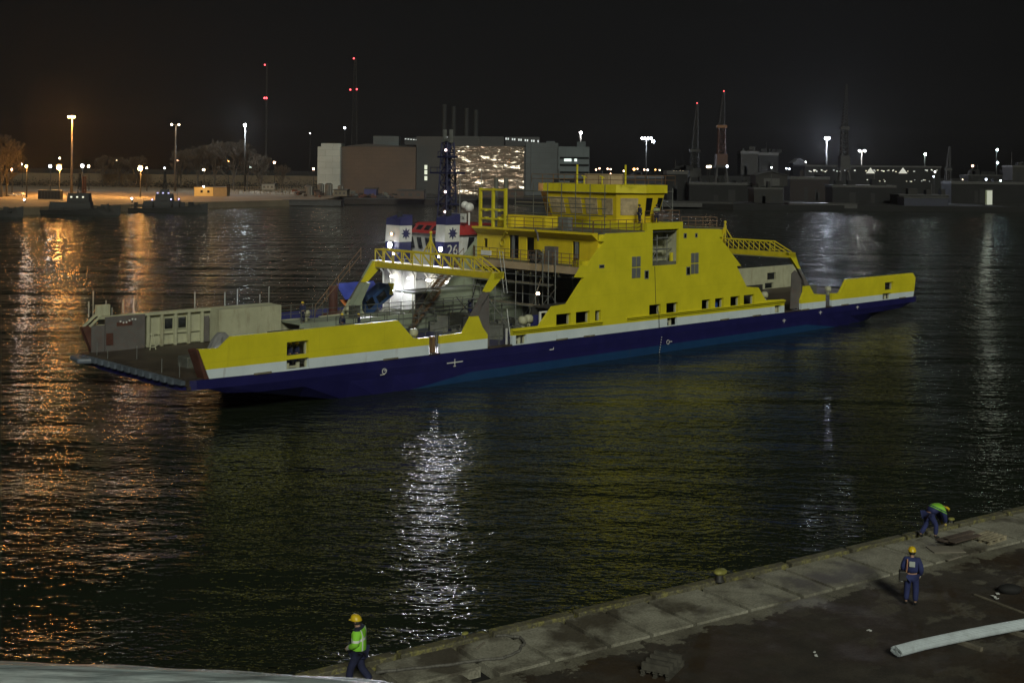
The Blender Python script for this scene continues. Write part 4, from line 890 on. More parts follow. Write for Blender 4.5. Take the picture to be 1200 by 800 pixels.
STAND = dict(pelvis=(0, 0, .98), chest=(0, .01, 1.34), neck=(0, .0, 1.50), head=(0, .03, 1.63), crown=(0, .03, 1.72), lsh=(-.19, 0, 1.42), lel=(-.25, -.03, 1.14), lwr=(-.24, .06, .90),
             rsh=(.19, 0, 1.42), rel=(.26, -.03, 1.14), rwr=(.25, .06, .90), lhip=(-.10, 0, .90), lkn=(-.12, .03, .48), lan=(-.13, -.02, .08), lto=(-.15, .14, .045), rhip=(.10, 0, .90), rkn=(.12, .02, .48), ran=(.13, -.03, .08), rto=(.16, .13, .045))
M_COVER = paint('navy_overalls', (.025, .035, .13), .85, .2, (.06, .06, .07), .3, 5)
M_COVER2 = paint('dark_blue_overalls', (.016, .02, .06), .85, .2, scale=5)
M_HELM = paint('yellow_helmet', (.72, .50, .02), .35, .08)
M_GLOVE = paint('pale_work_gloves', (.32, .33, .30), .8, .1); M_GLOVEY = paint('yellow_gloves', (.6, .5, .1), .8, .1)
def hivis(name, rules, base, alt):
    """cloth in two colours: alt where any rule (normal, d, width) holds: 0 < dot(P, n)-d < width"""
    m, t, b = base_mat(name); co = N(t, 'ShaderNodeTexCoord').outputs['Object']; acc = None
    n1 = noise(t, co, 7, 4); cb = ramp(t, n1, [(.3, tuple(v*.8 for v in base)), (.7, base)])
    for nrm, d, wd, col in rules:
        dp = N(t, 'ShaderNodeVectorMath'); dp.operation = 'DOT_PRODUCT'; t.links.new(co, dp.inputs[0]); dp.inputs[1].default_value = nrm
        f = mth(t, 'MULTIPLY', mth(t, 'GREATER_THAN', dp.outputs['Value'], d), mth(t, 'LESS_THAN', dp.outputs['Value'], d+wd))
        cb = mixc(t, f, cb, col)
    t.links.new(cb, b.inputs['Base Color']); b.inputs['Roughness'].default_value = .75; return m
QA = math.radians(33.316); QO = Vector((-5.668, 32.421, 4.0))
QX = Vector((math.cos(QA), math.sin(QA), 0)); QY = Vector((math.sin(QA), -math.cos(QA), 0))
def qw(x, y, z=0): return QO+QX*x+QY*y+Vector((0, 0, z))
def D_(base, **k): d = dict(base); d.update(k); return d
# A: seen from behind, looking out at the ferry
pa = D_(STAND, rel=(.27, -.06, 1.15), rwr=(.24, .10, .93), lel=(-.27, -.05, 1.15), lwr=(-.20, .12, 1.0), lan=(-.17, .0, .08), lto=(-.20, .16, .045), lkn=(-.14, .03, .48), ran=(.10, -.04, .08), rto=(.14, .12, .045))
A_, VA = person(qw(18.28, 5.19), math.radians(-16), pa, 'man in navy overalls and yellow helmet seen from behind with a shoulder bag', M_COVER, M_COVER, M_HELM, M_GLOVE, bulk=1.08)
mb = MB(); mb.box(-.085, .085, -.185, -.160, 1.24, 1.40); mb.build('back_print', paint('pale_print', (.45, .5, .48), .7, .1), A_)
bag = empty('shoulder_bag', (0, 0, 0), 0, 'dark tool bag on an orange strap at the hip of the man seen from behind', 'bag'); bag.location = A_.location+Matrix.Rotation(math.radians(-16), 3, 'Z') @ Vector((-.27, -.05, .78)); bag.rotation_euler = (0, 0, math.radians(-16))
MB().box(-.12, .13, -.15, .12, 0, .30).build('pouch', M_DARK, bag, bevel=.04)
mb = MB(); mb.path([(.10, -.13, .28), (.12, -.17, .45), (.13, -.165, .58), (.13, -.10, .68)], .022, 6); mb.build('strap', paint('orange_strap', (.45, .22, .12), .7, .1), bag)
# B: walking to the left in a hi-vis jacket, hands together in front
pb = D_(STAND, chest=(0, .0, 1.33), head=(0, .07, 1.62), crown=(0, .06, 1.71), neck=(0, .02, 1.49), lel=(-.27, -.02, 1.16), lwr=(-.12, .20, 1.02), rel=(.27, -.02, 1.14), rwr=(.12, .22, 1.0),
        lkn=(-.11, .18, .50), lan=(-.11, .22, .08), lto=(-.12, .38, .045), rkn=(.11, -.02, .49), ran=(.11, -.32, .16), rto=(.12, -.20, .05))
JB = hivis('hi_vis_jacket_cloth', [((0, 0, 1), 1.22, .055, (.75, .78, .75)), ((0, 0, 1), .60, .30, (.75, .78, .75)), ((0, 0, 1), .90, .07, (.02, .02, .05)), ((1, 0, 0), .12, .05, (.7, .75, .7)), ((-1, 0, 0), .12, .05, (.7, .75, .7)), ((0, 0, 1), 1.47, .3, (.02, .025, .05))], (.30, .78, .05), None)
person(qw(1.12, 1.75), math.radians(78), pb, 'man in lime reflective jacket and yellow helmet walking left on the quay', JB, M_COVER2, M_HELM, M_GLOVE, hood=M_DARK, scale=1.06, bulk=1.18, hem=.2)
# C: bent over at the quay edge reaching down to the right
pc = dict(pelvis=(0, -.22, .92), belly=(0, -.02, 1.08), chest=(0, .18, 1.14), neck=(0, .36, 1.12), head=(0, .48, 1.06), crown=(0, .545, 1.12), lsh=(-.19, .24, 1.10), lel=(-.22, .36, .82), lwr=(-.14, .44, .56), rsh=(.19, .24, 1.10), rel=(.22, .34, .82), rwr=(.14, .42, .55),
          lhip=(-.10, -.20, .86), lkn=(-.13, .02, .50), lan=(-.15, -.10, .08), lto=(-.17, .06, .045), rhip=(.10, -.20, .86), rkn=(.13, .04, .50), ran=(.15, -.02, .08), rto=(.17, .15, .045), face=(0, .8, -.7))
pc = D_(pc, lkn=(-.16, -.18, .48), lan=(-.20, -.42, .08), lto=(-.22, -.27, .045))
JC = hivis('overalls_with_hi_vis_yoke', [((0, .45, .9), 1.055, 1, (.25, .62, .05)), ((0, .45, .9), .985, .035, (.2, .5, .05))], (.022, .03, .12), None)
person(qw(24.75, .95), math.radians(-72), pc, 'man in dark blue overalls with lime shoulder yoke bending down at the quay edge', JC, M_COVER, M_HELM, M_GLOVEY, bulk=1.18)
# crew on the ferry
M_WV = hivis('dark_clothes_with_vest', [((0, 0, 1), 1.1, .3, (.3, .35, .2))], (.02, .025, .04), None)
def crew(p, rz, label, jk, tr, helm, grp=None):
    return person(p, rz, STAND, label, jk, tr, helm, M_GLOVE, grp, fingers=False)[0]
crew(sw(46.3, 1.3, 10.5), FA+1.2, 'man in dark clothes beside the wheelhouse corner on the ferry', M_COVER2, M_COVER2, M_DARK)
crew(sw(48.2, .8, 10.5), FA+2.6, 'man in dark clothes with a pale vest by the bridge deck rail', M_WV, M_COVER2, M_DARK)
c0 = crew(sw(6.6, 1.0, .93), FA-PI/2-.3, 'crewman in yellow helmet at the square mooring opening, nearest the bow', M_COVER2, M_COVER2, M_HELM, 'mooring crew at the opening in the yellow bulwark')
for (u, l) in ((7.15, 'crewman in yellow helmet at the square mooring opening, middle of three'), (7.75, 'crewman in yellow helmet at the square mooring opening, farthest from the bow')):
    c = copy_tree(c0); c.location = sw(u, 1.05, .92); c['label'] = l; c.rotation_euler.z += .4
for k, (u, v, z, l) in enumerate(((20.6, 13.2, 1.2, 'crewman in yellow helmet on the far catwalk at the foot of the gantry leg'), (22.2, 12.9, 1.1, 'crewman in yellow helmet by the catwalk rail below the blue crane cab'), (17.3, 14.4, 2.1, 'crewman on the far side of the ferry beside the covered load'))):
    c = copy_tree(c0); c.location = sw(u, v, z-.25 if k < 2 else z); c['label'] = l; c['group'] = 'crew on the far catwalk'; c.rotation_euler.z = FA+1.0*k

# ================================================================ NEAR QUAY
def quay_mat(kind):
    m, t, b = base_mat(kind+'_quay_surface'); co = N(t, 'ShaderNodeTexCoord').outputs['Object']
    n1 = noise(t, co, .8, 8, .68); n2 = noise(t, co, 3.5, 6, .7); n3 = noise(t, co, .35, 5, .62)
    if kind == 'slab':
        c = ramp(t, n1, [(.28, (.12, .11, .085)), (.48, (.27, .26, .205)), (.72, (.38, .37, .30))])
        c = mixc(t, ramp(t, n3, [(.50, (0, 0, 0)), (.60, (.8, .8, .8))]), c, (.055, .045, .034))
    elif kind == 'kerb':
        c = ramp(t, n1, [(.3, (.06, .055, .04)), (.7, (.16, .15, .10))])
        c = mixc(t, ramp(t, n2, [(.5, (0, 0, 0)), (.62, (.7, .7, .7))]), c, (.26, .24, .07))
    else:
        c = ramp(t, n1, [(.3, (.028, .024, .019)), (.6, (.055, .046, .035)), (.8, (.08, .068, .05))])
        sp = N(t, 'ShaderNodeSeparateXYZ'); t.links.new(co, sp.inputs[0]); gx = N(t, 'ShaderNodeMapRange'); gx.inputs[1].default_value = 12; gx.inputs[2].default_value = 21; gx.inputs[3].default_value = .06; gx.inputs[4].default_value = 1
        t.links.new(sp.outputs[0], gx.inputs[0])
        c = mixc(t, mth(t, 'MULTIPLY', gx.outputs[0], ramp(t, noise(t, co, .5, 7, .66, (1, 1.5, 1)), [(.54, (0, 0, 0)), (.58, (.8, .8, .8))])), c, (.15, .14, .105))
        c = mixc(t, ramp(t, n3, [(.45, (0, 0, 0)), (.65, (.8, .8, .8))]), c, (.055, .036, .022))
        ey = mth(t, 'ADD', mth(t, 'MULTIPLY', mth(t, 'ADD', sp.outputs[1], 3.55), 1.0), mth(t, 'MULTIPLY', mth(t, 'SUBTRACT', noise(t, co, .9, 6, .7), .5), 3.2))   # broken concrete margin behind the slabs
        c = mixc(t, ramp(t, ey, [(.0, (0, 0, 0)), (.10, (.9, .9, .9))]), c, ramp(t, n1, [(.3, (.10, .092, .07)), (.7, (.26, .25, .19))]))
    spk = ramp(t, noise(t, co, 14, 3, .7), [(.35, (.7, .7, .7)), (.6, (1.15, 1.15, 1.15))]); c = mixc(t, 1.0, c, spk, 'MULTIPLY')
    vo = N(t, 'ShaderNodeTexVoronoi'); vo.feature = 'DISTANCE_TO_EDGE'; vo.inputs['Scale'].default_value = .45
    wn = N(t, 'ShaderNodeTexNoise'); wn.inputs['Scale'].default_value = 1.2; wn.inputs['Detail'].default_value = 4; t.links.new(co, wn.inputs['Vector'])
    t.links.new(mixc(t, .25, co, wn.outputs['Color']), vo.inputs['Vector'])
    c = mixc(t, ramp(t, vo.outputs[0], [(.0, (.4,)*3), (.007, (0, 0, 0))]), c, (.05, .045, .035))                     # cracks
    t.links.new(c, b.inputs['Base Color']); t.links.new(ramp(t, n3, [(.4, (.85,)*3), (.62, (.42,)*3)]), b.inputs['Roughness'])
    bp = N(t, 'ShaderNodeBump'); bp.inputs['Distance'].default_value = .03; bp.inputs['Strength'].default_value = .7; t.links.new(mth(t, 'ADD', n1, mth(t, 'MULTIPLY', n2, .4)), bp.inputs['Height']); t.links.new(bp.outputs[0], b.inputs['Normal'])
    return m
def Q(mb, nm, mat, **k):
    # local x along the edge, y inland (to the camera): mirror y so the frame is right handed
    mb.v = [(x, -y, z) for x, y, z in mb.v]; o = mb.build(nm, mat, None, **k); o.location = QO; o.rotation_euler = (0, 0, QA); return o
MS, MK, MT = quay_mat('slab'), quay_mat('kerb'), quay_mat('tarmac')
tag(Q(MB().box(-60, 120, .05, 70, -8, -.30), 'quay', M_BLACK), kind='structure')
def grid_sheet(x0, x1, y0, y1, z, nx, ny, amp, seed):
    rn = random.Random(seed); mb = MB()
    vs = [(x0+(x1-x0)*i/nx, y0+(y1-y0)*j/ny, z+rn.uniform(-amp, amp)) for j in range(ny+1) for i in range(nx+1)]
    return mb.add(vs, [(j*(nx+1)+i, j*(nx+1)+i+1, (j+1)*(nx+1)+i+1, (j+1)*(nx+1)+i) for j in range(ny) for i in range(nx)])
tag(Q(grid_sheet(-60, 120, 2.99, 60, .004, 300, 90, .005, 4), 'quay_tarmac', MT), kind='structure')
rn = random.Random(9); mb = MB()
xs = [-58, -52, -46, -40, -34, -28, -22, -16, -13.2, -10.6, -8.1, -5.6, -3.1, -.6, 2.1, 4.62, 6.4, 8.35, 9.9, 11.55, 13.75, 16.0, 17.45, 20.2, 22.4, 24.9, 27.3, 29.9]+[32.4+2.5*i for i in range(34)]
def slab(mb, x0, x1, y0, y1):
    g = .085; t = [rn.uniform(-.008, .008) for _ in range(4)]
    c = [(x0+g+rn.uniform(0, .03), y0+g), (x1-g-rn.uniform(0, .03), y0+g), (x1-g, y1-g), (x0+g, y1-g-rn.uniform(0, .04))]
    mb.add([(a, b, -.29) for a, b in c]+[(a, b, z) for (a, b), z in zip(c, t)], [(0, 3, 2, 1), (4, 5, 6, 7), (0, 1, 5, 4), (1, 2, 6, 5), (2, 3, 7, 6), (3, 0, 4, 7)])
for a, b in zip(xs, xs[1:]):
    slab(mb, a, b, .52, 2.93 if a > 4 else 2.25)
    if a <= 4: slab(mb, a-.7, b-.7, 2.25, 2.93)
tag(Q(mb, 'quay_slabs', MS, bevel=.008), kind='structure')
mb = MB()
for i in range(60): slab(mb, -60+3*i, -57+3*i, -.02, .5)
o = tag(Q(mb, 'quay_kerb', MK, bevel=.03), kind='structure'); o.location.z += .03
mb = MB(); mb.box(-60, 120, -.05, .045, -7, -.1); tag(Q(mb, 'quay_wall', MK), kind='structure')
# bollards
def bollard(x, y, label, s=1.0, cap=True):
    b = empty('bollard', qw(x, y, 0), QA+.3, label, 'bollard', 'mooring bollards along the quay edge')
    MB().lathe([(.26*s, 0), (.22*s, .05*s), (.17*s, .12*s), (.17*s, .34*s)], (0, 0, 0), 16).build('stem', M_DARK, b, smooth=True)
    mb = MB(); mb.lathe([(.18*s, .3*s), (.27*s, .36*s), (.29*s, .43*s), (.22*s, .50*s), (.05*s, .53*s)], (0, 0, 0), 16); mb.v = [(x_*1.35+.08*s, y_, z_) for x_, y_, z_ in mb.v]
    mb.build('cap', paint('worn_yellow_paint', (.30, .29, .07), .6, .3, (.12, .1, .05), .6, 4), b, smooth=True)
bollard(14.75, .40, 'mooring bollard with worn yellow cap on the quay edge, centre right', .72)
bollard(26.9, .10, 'yellow capped bollard on the quay edge beside the bending man', .4)
bollard(5.2, .22, 'small yellow capped bollard on the quay edge right of the walking man', .3)
# pallets, planks, rubbish
PALE_W = paint('pale_pallet_wood', (.33, .29, .2), .85, .25, scale=3)
def pallet(x, y, rz, label):
    p = empty('pallet', qw(x, y, 0), QA+rz, label, 'pallet')
    mb = MB()
    for i in range(5): mb.box(-.6, .6, -.4+.175*i, -.4+.175*i+.1, .12, .145)
    mb.build('deck_boards', PALE_W, p); mb = MB()
    for yy in (-.4, -.05, .3):
        for xx in (-.55, -.05, .42): mb.box(xx, xx+.14, yy, yy+.1, .025, .119)
        mb.box(-.6, .6, yy, yy+.1, 0, .024)
    mb.build('blocks', PALE_W, p); return p
pallet(26.3, 2.15, .1, 'pale wooden pallet on the slabs right of the bending man'); 
pp = pallet(8.5, 4.95, .5, 'broken crate-like pallet lying at the bottom of the quay')
mb = MB()
for i in range(4): mb.box(-.55+.3*i, -.45+.3*i, -.38, .38, .15, .34)
mb.build('slat', M_WOOD, pp)
for ch in [x for x in COL.objects if x.parent == pp]: ch.data.materials.clear(); ch.data.materials.append(paint('grey_old_wood', (.08, .075, .06), .9, .3, scale=3))
def stack(x, y, rz, n, L, W, label, mat, seed, nm='plank_pile', cat='planks'):
    rn = random.Random(seed); mb = MB()
    for i in range(n): mb.obox((rn.uniform(-.2, .2), rn.uniform(-.35, .35)*W, .03+.045*i), (L*rn.uniform(.7, 1), .18*W, .04), rn.uniform(-.15, .15))
    o = mb.build(nm, mat); o.location = qw(x, y, 0.01); o.rotation_euler = (0, 0, QA+rz); tag(o, label, cat)
stack(25.1, 1.75, .1, 6, 1.9, 1.3, 'pile of brownish boards beside the pale pallet', paint('brown_boards', (.10, .075, .06), .85, .3, scale=2), 2)
def flat(x, y, rz, L, W, T_, mat, nm, cat, label): o = MB().obox((0, 0, T_/2), (L, W, T_)).build(nm, mat, bevel=.005); o.location = qw(x, y, .012); o.rotation_euler = (0, 0, QA+rz); return tag(o, label, cat)
flat(23.9, 2.15, -.5, 1.15, .75, .03, paint('pale_board', (.22, .2, .16), .8, .2), 'board', 'board', 'tilted pale sheet of board in front of the brown board pile')
flat(23.3, 2.95, .05, .75, .10, .04, paint('pale_board', (.22, .2, .16)), 'short_plank', 'plank', 'short pale plank on the dark ground below the board sheet')
flat(20.65, 6.6, 1.5, 1.9, .08, .05, M_WOOD, 'long_plank', 'plank', 'long thin plank at the right edge behind the pipe bundle')
flat(5.25, 1.0, .55, .5, .05, .04, paint('pale_board', (.22, .2, .16)), 'stick', 'stick', 'short pale stick inside the slack rope loop')
def litter(x, y, label, seed, s=.15):
    rn = random.Random(seed); mb = MB()
    for i in range(4):
        c = Vector((rn.uniform(-s, s), rn.uniform(-s, s), rn.uniform(.02, .06))); mb.obox(c, (rn.uniform(.05, .14), rn.uniform(.03, .09), .02), rn.uniform(0, 3), 0, rn.uniform(-.4, .4), rn.uniform(-.4, .4))
    o = mb.build('litter', paint('litter_plastic', (.6, .62, .6), .5, .1)); o.location = qw(x, y, .01); tag(o, label, 'litter', 'scraps of litter on the quay')
litter(12.83, 6.46, 'white scrap of plastic on the dark ground left of the pipe bundle', 1); litter(15.4, 6.0, 'tiny pale scrap above the end of the pipe bundle', 2, .05)
litter(21.2, 6.15, 'pale rags at the right edge of the quay', 3, .3); litter(19.8, 3.6, 'small pale scrap on the ground right of the man with the bag', 6, .06)
o = MB().ball((0, 0, .12), .28, 14, 7, (1.4, .8, .6)).build('black_sack', M_BLACK, smooth=True); o.location = qw(21.9, 6.1); tag(o, 'small black sack at the right edge of the quay', 'sack')
mb = MB(); pts = [(1.9, 1.15), (2.8, 1.4), (3.7, 1.7), (4.63, 1.87), (5.3, 2.1), (5.9, 1.95), (6.4, 1.5), (6.5, 1.1), (6.2, .75), (5.9, .65)]
P3 = []
for i in range(len(pts)-1):
    for s in range(5): t = s/5; P3.append((pts[i][0]*(1-t)+pts[i+1][0]*t+.02*math.sin(i*3+s), -(pts[i][1]*(1-t)+pts[i+1][1]*t+.02*math.cos(i*2+s*2)), .045))
mb.path(P3, .04, 6); o = mb.build('mooring_rope', paint('grey_rope', (.13, .125, .11), .9, .3, scale=12)); o.location = QO; o.rotation_euler = (0, 0, QA); tag(o, 'slack grey mooring rope curving across the quay slabs', 'rope')

# pipe bundles
def PY(x):
    P = PYP
    for (a, ya), (b, yb) in zip(P, P[1:]):
        if x <= b or b == P[-1][0]: t = (x-a)/(b-a); return ya+(yb-ya)*t
PYP = [(14.0, 7.72), (14.4, 7.74), (15.46, 7.79), (17.43, 8.03), (18.38, 8.18), (19.3, 8.34), (25, 9.4)]
M_PIPE = paint('pale_pipe', (.55, .62, .66), .45, .1, (.2, .21, .2), .4, 1.5)
def bundle(name, pts, R, r, label, ncoat=30, seed=1):
    """bundle of long thin tubes following a bowed centre line"""
    b = empty(name, pts[0], 0, label, 'pipe bundle'); rn = random.Random(seed); p0 = Vector(pts[0]); C = []
    k = 0
    for ring_, cnt in ((0, 1), (1, 6), (2, 12), (3, 17)):
        for i in range(cnt):
            a = 2*PI*i/cnt+ring_*.3; off = (math.cos(a)*ring_*r*2.02, math.sin(a)*ring_*r*2.02*.55); st_ = rn.uniform(0, .06)
            mb = MB(); P = []
            for j, p in enumerate(pts):
                p = Vector(p)-p0; d = (Vector(pts[min(j+1, len(pts)-1)])-Vector(pts[max(j-1, 0)])).normalized(); s = d.cross(Vector((0, 0, 1))).normalized()
                q = p+s*off[0]+Vector((0, 0, off[1]+R*.62)); 
                if j == 0: q += d*st_
                P.append(q)
            mb.path(P, r, 8); mb.build('pipe', M_PIPE, b, smooth=False); k += 1
    return b
pts = [qw(14.45+x_, PY(14.45+x_), .12) for x_ in [0, .5, 1, 1.8, 2.6, 3.4, 4.2, 5, 6, 7, 8, 9.5]]
bd = bundle('pipe_bundle', pts, .15, .030, 'bundle of long pale pipes lying on timber blocks at lower right')
for i, (x_, y_) in enumerate(((16.9, 7.85), (18.9, 8.2))):
    o = MB().obox((0, 0, .06), (.14, 1.1, .12)).build('timber_block', M_WOOD, bevel=.01); o.location = qw(x_, y_+.25, -.01); o.rotation_euler = (0, 0, QA+.1); tag(o, ('timber block under the lower right pipe bundle, nearer its end', 'timber block under the lower right pipe bundle, at the photo edge')[i], 'timber')
def sheet_mat():
    m, t, b = base_mat('pale_plastic_sheet'); co = N(t, 'ShaderNodeTexCoord').outputs['Object']
    n1 = noise(t, co, 1.0, 6, .7, (.5, 7, 7)); n2 = noise(t, co, 1.6, 4, .6)
    c = ramp(t, n1, [(.32, (.10, .115, .12)), (.5, (.25, .30, .31)), (.68, (.42, .49, .49))]); c = mixc(t, ramp(t, n2, [(.4, (0, 0, 0)), (.7, (.6, .6, .6))]), c, (.24, .25, .25))
    t.links.new(c, b.inputs['Base Color']); b.inputs['Roughness'].default_value = .4
    bp = N(t, 'ShaderNodeBump'); bp.inputs['Distance'].default_value = .06; t.links.new(n1, bp.inputs['Height']); t.links.new(bp.outputs[0], b.inputs['Normal']); return m
SHEET = sheet_mat()
# raised long bundle across the lower left corner
a_, b_ = Vector((-11.13, 27.19, 0)), Vector((-2.44, 26.56, 0)); dd = (b_-a_).normalized()
bb = empty('long_pipe_bundle', (a_.x, a_.y, 6.0), 0, 'long pale sheeted pipe bundle raised on trestles along the bottom left of the photo', 'pipe bundle')
mb = MB(); n, K = 78, 60; rn = random.Random(4); L0, L1 = -3.5, (b_-a_).length; vs = []
for j in range(K+1):
    t = j/K; c = dd*(L0+(L1-L0)*t)+Vector((0, 0, .02-.10*(2*t-1)**2))
    for i in range(n):
        a = 2*PI*i/n; s = Vector((-dd.y, dd.x, 0)); rr = .30*(1+.035*math.sin(13*a)+.04*math.sin(5*a+j*.5)+rn.uniform(-.012, .012))*(1 if j < K else .9)
        vs.append(c+s*math.cos(a)*rr*1.5+Vector((0, 0, math.sin(a)*rr)))
mb.add(vs, [(j*n+i, j*n+(i+1) % n, (j+1)*n+(i+1) % n, (j+1)*n+i) for j in range(K) for i in range(n)]+[tuple(range(n)), tuple(range(K*n, K*n+n))])
mb.build('sheeted_pipes', SHEET, bb, smooth=True)
for t in (.5, 4, 7.7):
    mb = MB(); c = dd*t; s = Vector((-dd.y, dd.x, 0))
    mb.bar(c+s*-.8+Vector((0, 0, -.36)), c+s*.8+Vector((0, 0, -.36)), .14, .14)
    for e in (-.7, .7): mb.bar(c+s*e+Vector((0, 0, -.43)), c+s*e*1.2+Vector((0, 0, -2.0)), .12, .12)
    mb.build('trestle', M_RED, bb)
# ================================================================ FAR SHORE
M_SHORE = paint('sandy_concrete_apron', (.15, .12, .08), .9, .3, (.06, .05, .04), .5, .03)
M_SHORED = paint('dimmed_yard_ground', (.006, .006, .0055), .9, .3, scale=.03)  # ground colour lowered to stand for the weak light over there
def shore(nm, px, mat, back=1500):
    """px: photo points on the waterline; the land runs back from there"""
    fr = []
    for x, y in px:
        D = FPX*CAMZ/((y-HORY)-(x-600)*math.tan(ROLL)); fr.append((wx(x, D), D))
    vs = [(a, d, -2) for a, d in fr]+[(a, d, 2.5) for a, d in fr]+[(a*back/d if d < back else a, back, 2.5) for a, d in fr]; n = len(fr)
    mb = MB().add(vs, [(i, i+1, i+1+n, i+n) for i in range(n-1)]+[(i+n, i+1+n, i+1+2*n, i+2*n) for i in range(n-1)])
    return tag(mb.build(nm, mat), kind='structure')
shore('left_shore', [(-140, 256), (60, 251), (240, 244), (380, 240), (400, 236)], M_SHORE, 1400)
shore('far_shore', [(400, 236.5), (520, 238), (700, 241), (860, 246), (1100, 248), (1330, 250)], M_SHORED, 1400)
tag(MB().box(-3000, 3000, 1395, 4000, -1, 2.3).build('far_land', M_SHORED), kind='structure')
GZ = 2.5
def clad(name, c, sz=(1, 1, 1), horiz=True, var=.12, rough=.6, metallic=0, step=1.2):
    if name in MATS: return MATS[name]
    m, t, b = base_mat(name); co = N(t, 'ShaderNodeTexCoord').outputs['Object']
    n1 = noise(t, co, .06, 5, .6); col = ramp(t, n1, [(.3, tuple(v*(1-2*var) for v in c)), (.7, tuple(v*(1+var) for v in c))])
    br = N(t, 'ShaderNodeTexBrick'); mp = N(t, 'ShaderNodeMapping'); mp.inputs['Rotation'].default_value = (PI/2, 0, 0); t.links.new(co, mp.inputs[0]); t.links.new(mp.outputs[0], br.inputs[0])
    br.inputs['Scale'].default_value = 1; br.inputs['Brick Width'].default_value = step*2.2; br.inputs['Row Height'].default_value = step; br.inputs['Mortar Size'].default_value = .09; br.inputs['Color1'].default_value = (1, 1, 1, 1); br.inputs['Color2'].default_value = (.88, .88, .88, 1); br.inputs['Mortar'].default_value = (.65, .65, .65, 1)
    t.links.new(mixc(t, 1.0, col, br.outputs[0], 'MULTIPLY'), b.inputs['Base Color']); b.inputs['Roughness'].default_value = rough; b.inputs['Metallic'].default_value = metallic
    MATS[name] = m; return m
def block(nm, mat, x0, x1, yt, D, depth, parent=None, zb=GZ, extra=None):
    X0, X1, Z1 = wx(x0, D), wx(x1, D), wz((x0+x1)/2, yt, D)
    mb = MB(); mb.box(X0, X1, D, D+depth, zb, Z1); 
    if parent: mb.v = [tuple(Vector(p)-parent.location) for p in mb.v]
    return mb.build(nm, mat, parent)
def building(name, label, cat, x0, x1, D, group=None): return empty(name, (wx((x0+x1)/2, D), D, GZ), 0, label, cat, group)
# shipyard halls
M_HW = clad('pale_cladding', (.27, .31, .31), step=3.5); M_HB = clad('brown_cladding', (.055, .034, .020), step=2.2); M_HG = clad('grey_blue_cladding', (.040, .052, .058), step=3); M_HD = clad('dimmed_dark_cladding', (.017, .018, .018), step=3)  # colours cut below real cladding, standing for weaker light at this distance
h1 = building('shipyard_hall', 'pale and brown shipyard hall with a tall pale stair tower at its left end', 'building', 372, 487, 700)
block('stair_tower', M_HW, 372, 398.5, 172, 700, 18, h1); block('tower_top', M_HW, 376, 399.5, 168, 702, 14, h1)
hb = block('hall_wall', M_HB, 398.6, 487, 172, 703, 60, h1)
mb = MB(); mb.add([(wx(398.6, 703), 703, wz(400, 172, 703)), (wx(430, 703), 703, wz(430, 168.5, 703)), (wx(487, 703), 703, wz(487, 172, 703)), (wx(398.6, 763), 763, wz(400, 172, 703)), (wx(430, 763), 763, wz(430, 168.5, 703)), (wx(487, 763), 763, wz(487, 172, 703))], [(0, 1, 2), (3, 5, 4), (0, 3, 4, 1), (1, 4, 5, 2), (0, 2, 5, 3)])
mb.v = [tuple(Vector(p)-h1.location) for p in mb.v]; mb.build('roof', M_HD, h1)
block('roof_house', M_HG, 437, 467, 159.5, 720, 12, h1, zb=wz(450, 173, 720))
h2 = building('dark_hall', 'narrow dark hall between the brown hall and the floodlit cladding', 'building', 490, 521, 710)
block('wall', M_HD, 487.5, 521, 160, 710, 50, h2); 
for i, (x, y) in enumerate(((499, 196), (499, 209), (499, 202))):
    mb = MB(); p = at(x, y, 709); mb.box(p.x-.8, p.x+.8, 709.0, 709.6, p.z-1.2, p.z+1.2); mb.v = [tuple(Vector(q)-h2.location) for q in mb.v]; mb.build('window', lamp_mat('office_window_glow', (.75, .85, .6), .5), h2)
# hall with shiny corrugated cladding under added floodlights
def shiny():
    m, t, b = base_mat('shiny_corrugated_cladding'); co = N(t, 'ShaderNodeTexCoord').outputs['Object']
    b.inputs['Base Color'].default_value = (.24, .20, .16, 1); b.inputs['Metallic'].default_value = .6; b.inputs['Roughness'].default_value = .16
    bp = N(t, 'ShaderNodeBump'); bp.inputs['Distance'].default_value = 1; bp.inputs['Strength'].default_value = 1
    h = mth(t, 'ADD', mth(t, 'MULTIPLY', noise(t, co, .11, 1, .5, (.8, 1, 1.6)), 2.6), mth(t, 'MULTIPLY', noise(t, co, .3, 1.5, .5, (.8, 1, 2.2)), .35))
    # rows of sheets, each bulging a little
    br = N(t, 'ShaderNodeTexBrick'); mp = N(t, 'ShaderNodeMapping'); mp.inputs['Rotation'].default_value = (PI/2, 0, 0); t.links.new(co, mp.inputs[0]); t.links.new(mp.outputs[0], br.inputs[0])
    br.inputs['Scale'].default_value = 1; br.inputs['Brick Width'].default_value = 7; br.inputs['Row Height'].default_value = 2.9; br.inputs['Mortar Size'].default_value = .25; br.inputs['Mortar Smooth'].default_value = 1
    h = mth(t, 'SUBTRACT', h, mth(t, 'MULTIPLY', br.outputs['Fac'], .12))
    t.links.new(h, bp.inputs['Height']); t.links.new(bp.outputs[0], b.inputs['Normal']); return m
h3 = building('clad_hall', 'hall with shiny wavy cladding glittering in warm floodlight', 'building', 522, 614, 700)
block('lit_cladding', shiny(), 522, 614, 171.5, 700, 2, h3); block('hall_body', M_HD, 522, 616, 172, 702.1, 55, h3)
